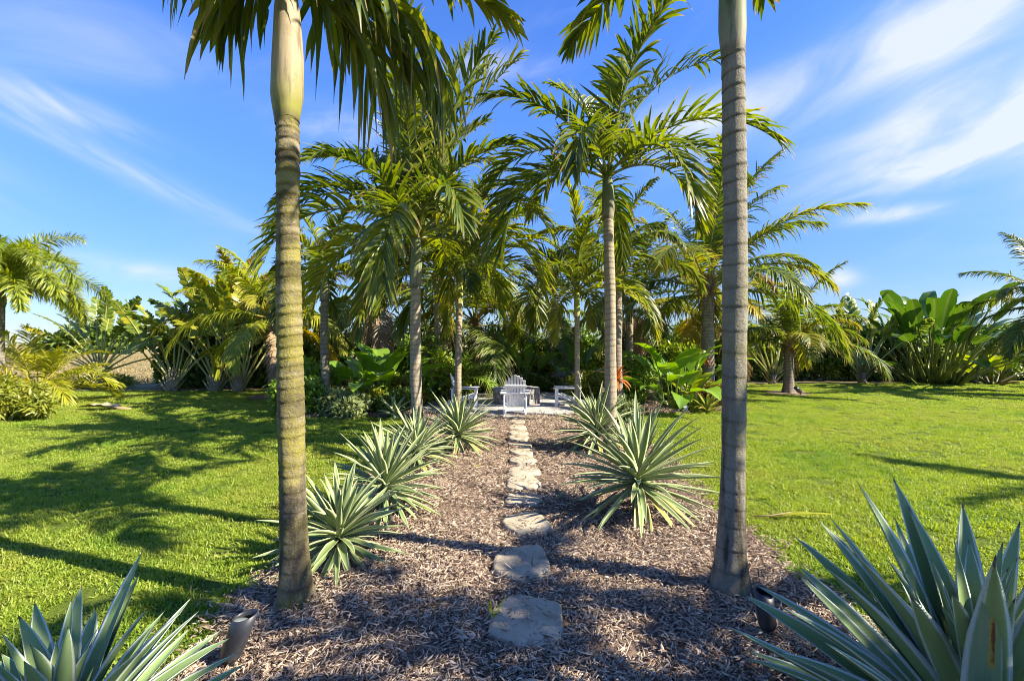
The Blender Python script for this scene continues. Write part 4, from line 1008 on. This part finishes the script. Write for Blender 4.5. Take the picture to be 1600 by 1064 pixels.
# ------------------------------------------------------------------ chairs
def slats(mb, items):
    for c, s, r_ in items:
        V, F = box(c, s, r_); mb.add(V, F)
def bevelled(name, items, parent, mat='white_paint', b=.006):
    mb = MB(); slats(mb, items); o = link(name, mb.mesh(name, M[mat], False), parent)
    md = o.modifiers.new('bevel', 'BEVEL'); md.width = b; md.segments = 2
    return o
def chair(label, x, y, rz, s=1.0):
    """slatted garden chair, its front towards -y before turning"""
    t = thing('garden_chair', label, 'chair', (x, y, .035), 'white slatted garden chairs on the patio', rz); t.scale = (s, s, s)
    W = .56
    for sx in (-1, 1):
        bevelled('leg', [((sx * (W / 2), -.36, .27), (.035, .09, .54), None)], t)                                  # front leg
        a = R(-17); L = .98
        bevelled('leg', [((sx * (W / 2 - .04), .06, .215), (.03, L, .09), rot_x(a))], t)                              # sloping rear leg and seat side
        bevelled('leg', [((sx * (W / 2 - .005), .34, .27), (.035, .07, .54), None)], t)                                 # rear arm post
        bevelled('arm', [((sx * (W / 2 + .02), -.03, .553), (.135, .86, .025), None)], t)
    bevelled('seat', [((0, -.36 + .078 * i, .375 - .0238 * i), (W - .06, .066, .02), rot_x(R(-17))) for i in range(7)], t)
    bt = []
    rec = R(-20)
    for i in range(7):
        f = (i - 3) / 3; h = .86 - .14 * f * f
        c = np.array([f * .205, 0, h / 2]); rt = rot_x(rec); c2 = rt @ c + np.array([0, .13, .20])
        bt.append((c2, (.060, .018, h), rt @ np.array(Matrix.Rotation(R(3.2 * f), 3, 'Y'))))
    bevelled('backrest', bt, t)
    rt = rot_x(rec)
    bevelled('back_rail', [(rt @ np.array([0, .022, .56]) + np.array([0, .13, .20]), (.56, .026, .07), rt)], t)
    bevelled('back_rail', [(rt @ np.array([0, .022, .36]) + np.array([0, .13, .20]), (.62, .026, .06), rt)], t)
    bevelled('stretcher', [((0, .36, .14), (W - .04, .022, .05), None)], t)
    return t
chair('white slatted chair seen from behind at the end of the path', .07, 10.35, math.pi, .89)
chair('white chair at the left of the patio, mostly behind the slender palm', -1.22, 11.6, R(92), .83)
chair('white chair at the right of the patio, turned towards the fire pit', 1.45, 11.7, R(-98), .83)

t = thing('fire_pit', 'round stone fire pit ring behind the white chair', 'fire pit', (.12, 12.3, .035))
for lvl in range(3):
    for i in range(14):
        a = (i + .5 * (lvl % 2)) * 2 * math.pi / 14
        bevelled('block', [((math.cos(a) * .53, math.sin(a) * .53, .065 + lvl * .133), (.19, .215, .127), rot_z(a))], t, 'block', .012)

# heron sculptures
def heron(label, x, y, rz, s):
    t = thing('heron_sculpture', label, 'garden sculpture', (x, y, .0), 'bird sculptures behind the patio', rz); t.scale = (s, s, s)
    mb = MB()
    V, F, al = tube([(-.34, 0, .50), (-.26, 0, .53), (-.12, 0, .57), (.04, 0, .60), (.15, 0, .63), (.20, 0, .67)], [.012, .05, .105, .125, .085, .04], 14); mb.add(V, F)
    V, F, al = tube([(.16, 0, .66), (.22, 0, .74), (.20, 0, .86), (.14, 0, .96), (.14, 0, 1.05), (.20, 0, 1.10), (.27, 0, 1.09)], [.045, .03, .024, .022, .024, .034, .018], 10); mb.add(V, F)
    link('body', mb.mesh('heron_body', M['statue']), t)
    mb = MB(); V, F, al = tube([(.26, 0, 1.09), (.34, 0, 1.075), (.42, 0, 1.05)], [.015, .010, .002], 8); mb.add(V, F); link('beak', mb.mesh('beak', M['statue']), t)
    for sy in (-1, 1):
        mb = MB(); V, F, al = tube([(.0, sy * .045, .52), (-.03, sy * .045, .28), (.0, sy * .045, -.02)], [.014, .010, .009], 8); mb.add(V, F)
        for a in (-.5, 0, .5):
            V, F, al = tube([(0, sy * .045, .02), (math.cos(a) * .09, sy * .045 + math.sin(a) * .09, .012)], [.008, .004], 5); mb.add(V, F)
        link('leg', mb.mesh('heron_leg', M['statue']), t)
    return t
heron('dark heron sculpture behind the right white chair, neck raised', 1.60, 14.9, R(10), 1.05)
heron('dark heron sculpture half hidden by the slim young palm stem', 2.05, 15.0, R(-170), 1.05)

# ------------------------------------------------------------------ garden lights and small things
def uplight(label, x, y, rz, tilt, s=1.0):
    t = thing('garden_spotlight', label, 'garden light', (x, y, 0), 'garden spotlights at the palms', rz); t.scale = (s, s, s)
    mb = MB(); V, F, al = tube([(0, 0, -.05), (0, 0, .05)], [.012, .014], 10); mb.add(V, F)
    V, F = box((0, 0, .055), (.05, .04, .03)); mb.add(V, F)
    link('stake', mb.mesh('stake', M['dark_metal']), t)
    mb = MB(); th = np.linspace(0, 2 * np.pi, 28, endpoint=False)
    rr = np.array([.001, .030, .038, .045, .045, .045, .040, .040]); zz = np.array([0, 0, .01, .03, .12, .19, .19, .165])
    V = np.stack([np.cos(th)[None] * rr[:, None], np.sin(th)[None] * rr[:, None], zz[:, None] + (rr[:, None] > .039) * (zz[:, None] > .15) * np.cos(th)[None] * .025], -1)
    mb.add(V.reshape(-1, 3), grid_faces(8, 28, True))
    o = link('housing', mb.mesh('housing', M['dark_metal']), t, (0, 0, .06), (0, tilt, 0))
    mb = MB(); V, F, al = tube([(0, 0, .150), (0, 0, .156)], [.0405, .0405], 28); mb.add(V, F); link('lens', mb.mesh('lens', M['lamp_glass']), o)
    return t
gx, gy = ground_at(1200, 1000); uplight('black bullet spotlight at the foot of the grey ringed trunk', gx, gy, R(120), R(8), 1.05)
gx, gy = ground_at(358, 1050); uplight('black bullet spotlight before the mossy trunk, leaning right', gx, gy, R(15), R(20), 1.15)
gx, gy = ground_at(1101, 644); uplight('small dark spotlight in the bed by the yellow-green bromeliad', gx, gy, R(30), R(25), 1.2)
gx, gy = ground_at(1251, 617); uplight('small dark spotlight on the grass beside the lawn coconut palm', gx, gy, R(200), R(55), 1.5)
t = thing('plant_marker', 'small white plant marker stuck in the mulch before the elephant ears', 'plant marker', (*ground_at(1071, 645), 0))
bevelled('plate', [((0, 0, .13), (.09, .006, .13), rot_x(R(-20)))], t, 'plastic', .002); bevelled('stake', [((0, .012, .035), (.012, .005, .11), None)], t, 'dark_metal', .001)

def husk(name, label, cat, px, py, L, W, mat, rz, seed, n=1):
    t = thing(name, label, cat, (*ground_at(px, py), .03), None, rz)
    mb = MB(); blade(mb, L, W, P_LANCE, 8, -6, k=14, na=7, fold=.5, ruffle=.12, seed=seed, rnd=.8)
    link('blade', mb.mesh(cat.replace(' ', '_'), M[mat]), t)
    mb = MB(); V, F, al = tube([(-.28 * L, 0, 0.0), (0, 0, .01), (.3 * L, 0, .05)], [W * .12, W * .16, W * .05], 8); mb.add(V, F, rnd=.2, stem=1); link('stalk', mb.mesh('stalk', M['dry']), t)
    return t
husk('fallen_sheath', 'pale dry palm sheath lying on the left lawn', 'fallen sheath', 186, 641, 1.0, .34, 'husk', R(180), 1)
husk('fallen_leaf', 'yellow leaf lying on the mulch beside the second left agave', 'fallen leaf', 738, 737, .24, .05, 'areca', R(60), 2)
husk('fallen_leaf', 'grey dry leaf blade lying in the mulch left of the biggest agave', 'fallen leaf', 866, 790, .36, .045, 'variegated', R(62), 3)
husk('fallen_leaf', 'small dry leaf on the mulch between the stones and the second left agave', 'fallen leaf', 700, 930, .2, .02, 'husk', R(20), 4)
husk('fallen_frond', 'thin yellow fallen frond lying flat on the right lawn', 'fallen frond', 1205, 812, .62, .05, 'areca', R(-4), 6)
t = thing('fallen_sprig', 'thin green palm sprig lying against the nearest whole stone', 'fallen sprig', (*ground_at(768, 985), .05))
mb = MB(); rg = np.random.default_rng(3)
base = np.zeros((9, 3)); az = np.radians(rg.uniform(35, 115, 9)); d = np.stack([np.cos(az), np.sin(az), np.full(9, .12)], 1)
leaflets(mb, base, d, np.tile([[0, 0, 1.]], (9, 1)), rg.uniform(.14, .30, 9), np.full(9, .010), np.full(9, .1), 6, P_LANCE, .3, rg.random(9)); link('blade', mb.mesh('sprig', M['bush_lime']), t)
t = thing('fallen_twig', 'long thin pale twig lying on the mulch left of the nearest stone', 'twig', (*ground_at(655, 962), .05))
mb = MB(); V, F, al = tube([(0, 0, 0), (.12, .03, .012), (.26, .10, .0), (.36, .16, .008)], [.004, .004, .003, .002], 6); mb.add(V, F, stem=1); link('stem', mb.mesh('twig', M['bush_lime']), t)

# ------------------------------------------------------------------ light, sky, camera
SUN_EL = R(38); saz = np.array([.955, -.297])
sdir = Vector((saz[0] * math.cos(SUN_EL), saz[1] * math.cos(SUN_EL), math.sin(SUN_EL)))
sl = bpy.data.lights.new('sun', 'SUN'); sl.energy = 5.0; sl.angle = R(.5); sl.color = (1, .90, .74)
so = bpy.data.objects.new('sun', sl); COL.objects.link(so); so.rotation_euler = sdir.to_track_quat('Z', 'Y').to_euler()

w = bpy.data.worlds.new('World'); SC.world = w; w.use_nodes = True
t = NT(w.node_tree); w.node_tree.nodes.clear()
out = t.n('ShaderNodeOutputWorld'); bg = t.n('ShaderNodeBackground')
sky = t.n('ShaderNodeTexSky'); sky.sky_type = 'NISHITA'; sky.sun_disc = False; sky.sun_elevation = SUN_EL
sky.sun_rotation = math.atan2(saz[0], saz[1]); sky.air_density = 1.0; sky.dust_density = .1; sky.ozone_density = 3.0; sky.altitude = 0
dirv = t.n('ShaderNodeTexCoord').outputs['Generated']
sep = t.n('ShaderNodeSeparateXYZ'); t.l(dirv, sep.inputs[0])
az = t.math('ARCTAN2', sep.outputs[0], sep.outputs[1]); el = t.math('ARCSINE', sep.outputs[2])
# high thin cirrus: streaks over (azimuth, elevation), soft banks
def streak(sx, sy, ang, det=5):
    cv = t.n('ShaderNodeCombineXYZ')
    c, s = math.cos(ang), math.sin(ang)
    t.l(t.math('MULTIPLY', t.math('ADD', t.math('MULTIPLY', az, c), t.math('MULTIPLY', el, s)), sx), cv.inputs[0])
    t.l(t.math('MULTIPLY', t.math('SUBTRACT', t.math('MULTIPLY', el, c), t.math('MULTIPLY', az, s)), sy), cv.inputs[1])
    return t.noise(1, det, .55, cv.outputs[0], .6)
n1 = streak(3.4, 10, R(16), 7); n2 = streak(8, 28, R(14), 5); nl = streak(5, 30, R(-22), 5)
BANKS = [  # photo px, py, half width px, half height px, tilt deg, strength, noise
 (1290, 125, 260, 46, 8, .55, 0), (1480, 60, 120, 75, -20, .75, 0), (1470, 190, 210, 52, 16, .80, 0), (1640, 150, 170, 70, 10, .8, 0), (1470, 258, 190, 24, 4, .75, 1),
 (1395, 335, 70, 11, 0, .7, 1), (1311, 436, 26, 13, 0, 1.0, 1), (1555, 470, 50, 16, 0, .6, 1), (775, 104, 70, 15, 0, .5, 1), (190, 262, 260, 17, -20, .4, 2), (90, 165, 120, 18, -8, .55, 2),
 (215, 424, 140, 15, -3, .6, 1), (130, 60, 180, 50, 10, .28, 0), (530, 200, 80, 22, 0, .35, 1), (1100, 190, 90, 35, 0, .4, 0), (330, 520, 90, 40, 0, .35, 1), (1850, 250, 200, 120, 10, .7, 0), (-250, 250, 250, 90, -12, .5, 2)]
tot = None
for px, py, hw, hh, tilt, st, nz in BANKS:
    a0 = math.atan((px - 800) / FPX); e0 = math.atan((HOR - py) / FPX * math.cos(a0))
    sw = hw / FPX * math.cos(a0) ** 2; sh = hh / FPX * math.cos(a0)
    c, s = math.cos(R(tilt)), math.sin(R(tilt))
    dx = t.math('SUBTRACT', az, a0); dy = t.math('SUBTRACT', el, e0)
    u = t.math('DIVIDE', t.math('ADD', t.math('MULTIPLY', dx, c), t.math('MULTIPLY', dy, s)), sw)
    v = t.math('DIVIDE', t.math('SUBTRACT', t.math('MULTIPLY', dy, c), t.math('MULTIPLY', dx, s)), sh)
    q = t.math('ADD', t.math('MULTIPLY', u, u), t.math('MULTIPLY', v, v))
    gss = t.math('MULTIPLY', t.math('EXPONENT', t.math('MULTIPLY', q, -.9)), st)
    nn = (n1, n2, nl)[nz]
    gss = t.math('MULTIPLY', gss, t.math('ADD', .25, t.math('MULTIPLY', t.ramp(nn, .30, .72), .9)))
    tot = gss if tot is None else t.math('ADD', tot, gss)
veil = t.math('MULTIPLY', t.ramp(n1, .5, .8), .08)
cl = t.math('MINIMUM', t.math('ADD', t.math('MULTIPLY', tot, 1.05), veil), .85)
cloud_col = (2.0, 2.12, 2.3)
hs = t.n('ShaderNodeHueSaturation'); hs.inputs['Saturation'].default_value = 1.2; hs.inputs['Hue'].default_value = .508; hs.inputs['Value'].default_value = 1.0; t.l(sky.outputs[0], hs.inputs['Color'])
low = t.mix(t.ramp(el, -.05, .50), (.19, .215, .31), (.50, .56, .72))
skyc = t.mix(1.0, hs.outputs[0], low, 'MULTIPLY')
t.l(t.mix(cl, skyc, cloud_col), bg.inputs[0]); bg.inputs[1].default_value = .15
t.l(bg.outputs[0], out.inputs[0])

cam = bpy.data.cameras.new('camera'); cam.lens = 16; cam.sensor_width = 36; cam.shift_y = 3 / 1600; cam.clip_start = .05; cam.clip_end = 3000
co = bpy.data.objects.new('camera', cam); COL.objects.link(co); co.location = (0, 0, CAMH); co.rotation_euler = (R(90), 0, 0); SC.camera = co
vs = SC.view_settings; vs.view_transform = 'Standard'; vs.look = 'None'; vs.gamma = 1; vs.use_curve_mapping = False; vs.exposure = 1.62
SC.render.engine = 'CYCLES'; SC.cycles.filter_width = 1.0; SC.cycles.max_bounces = 8; SC.cycles.transparent_max_bounces = 8
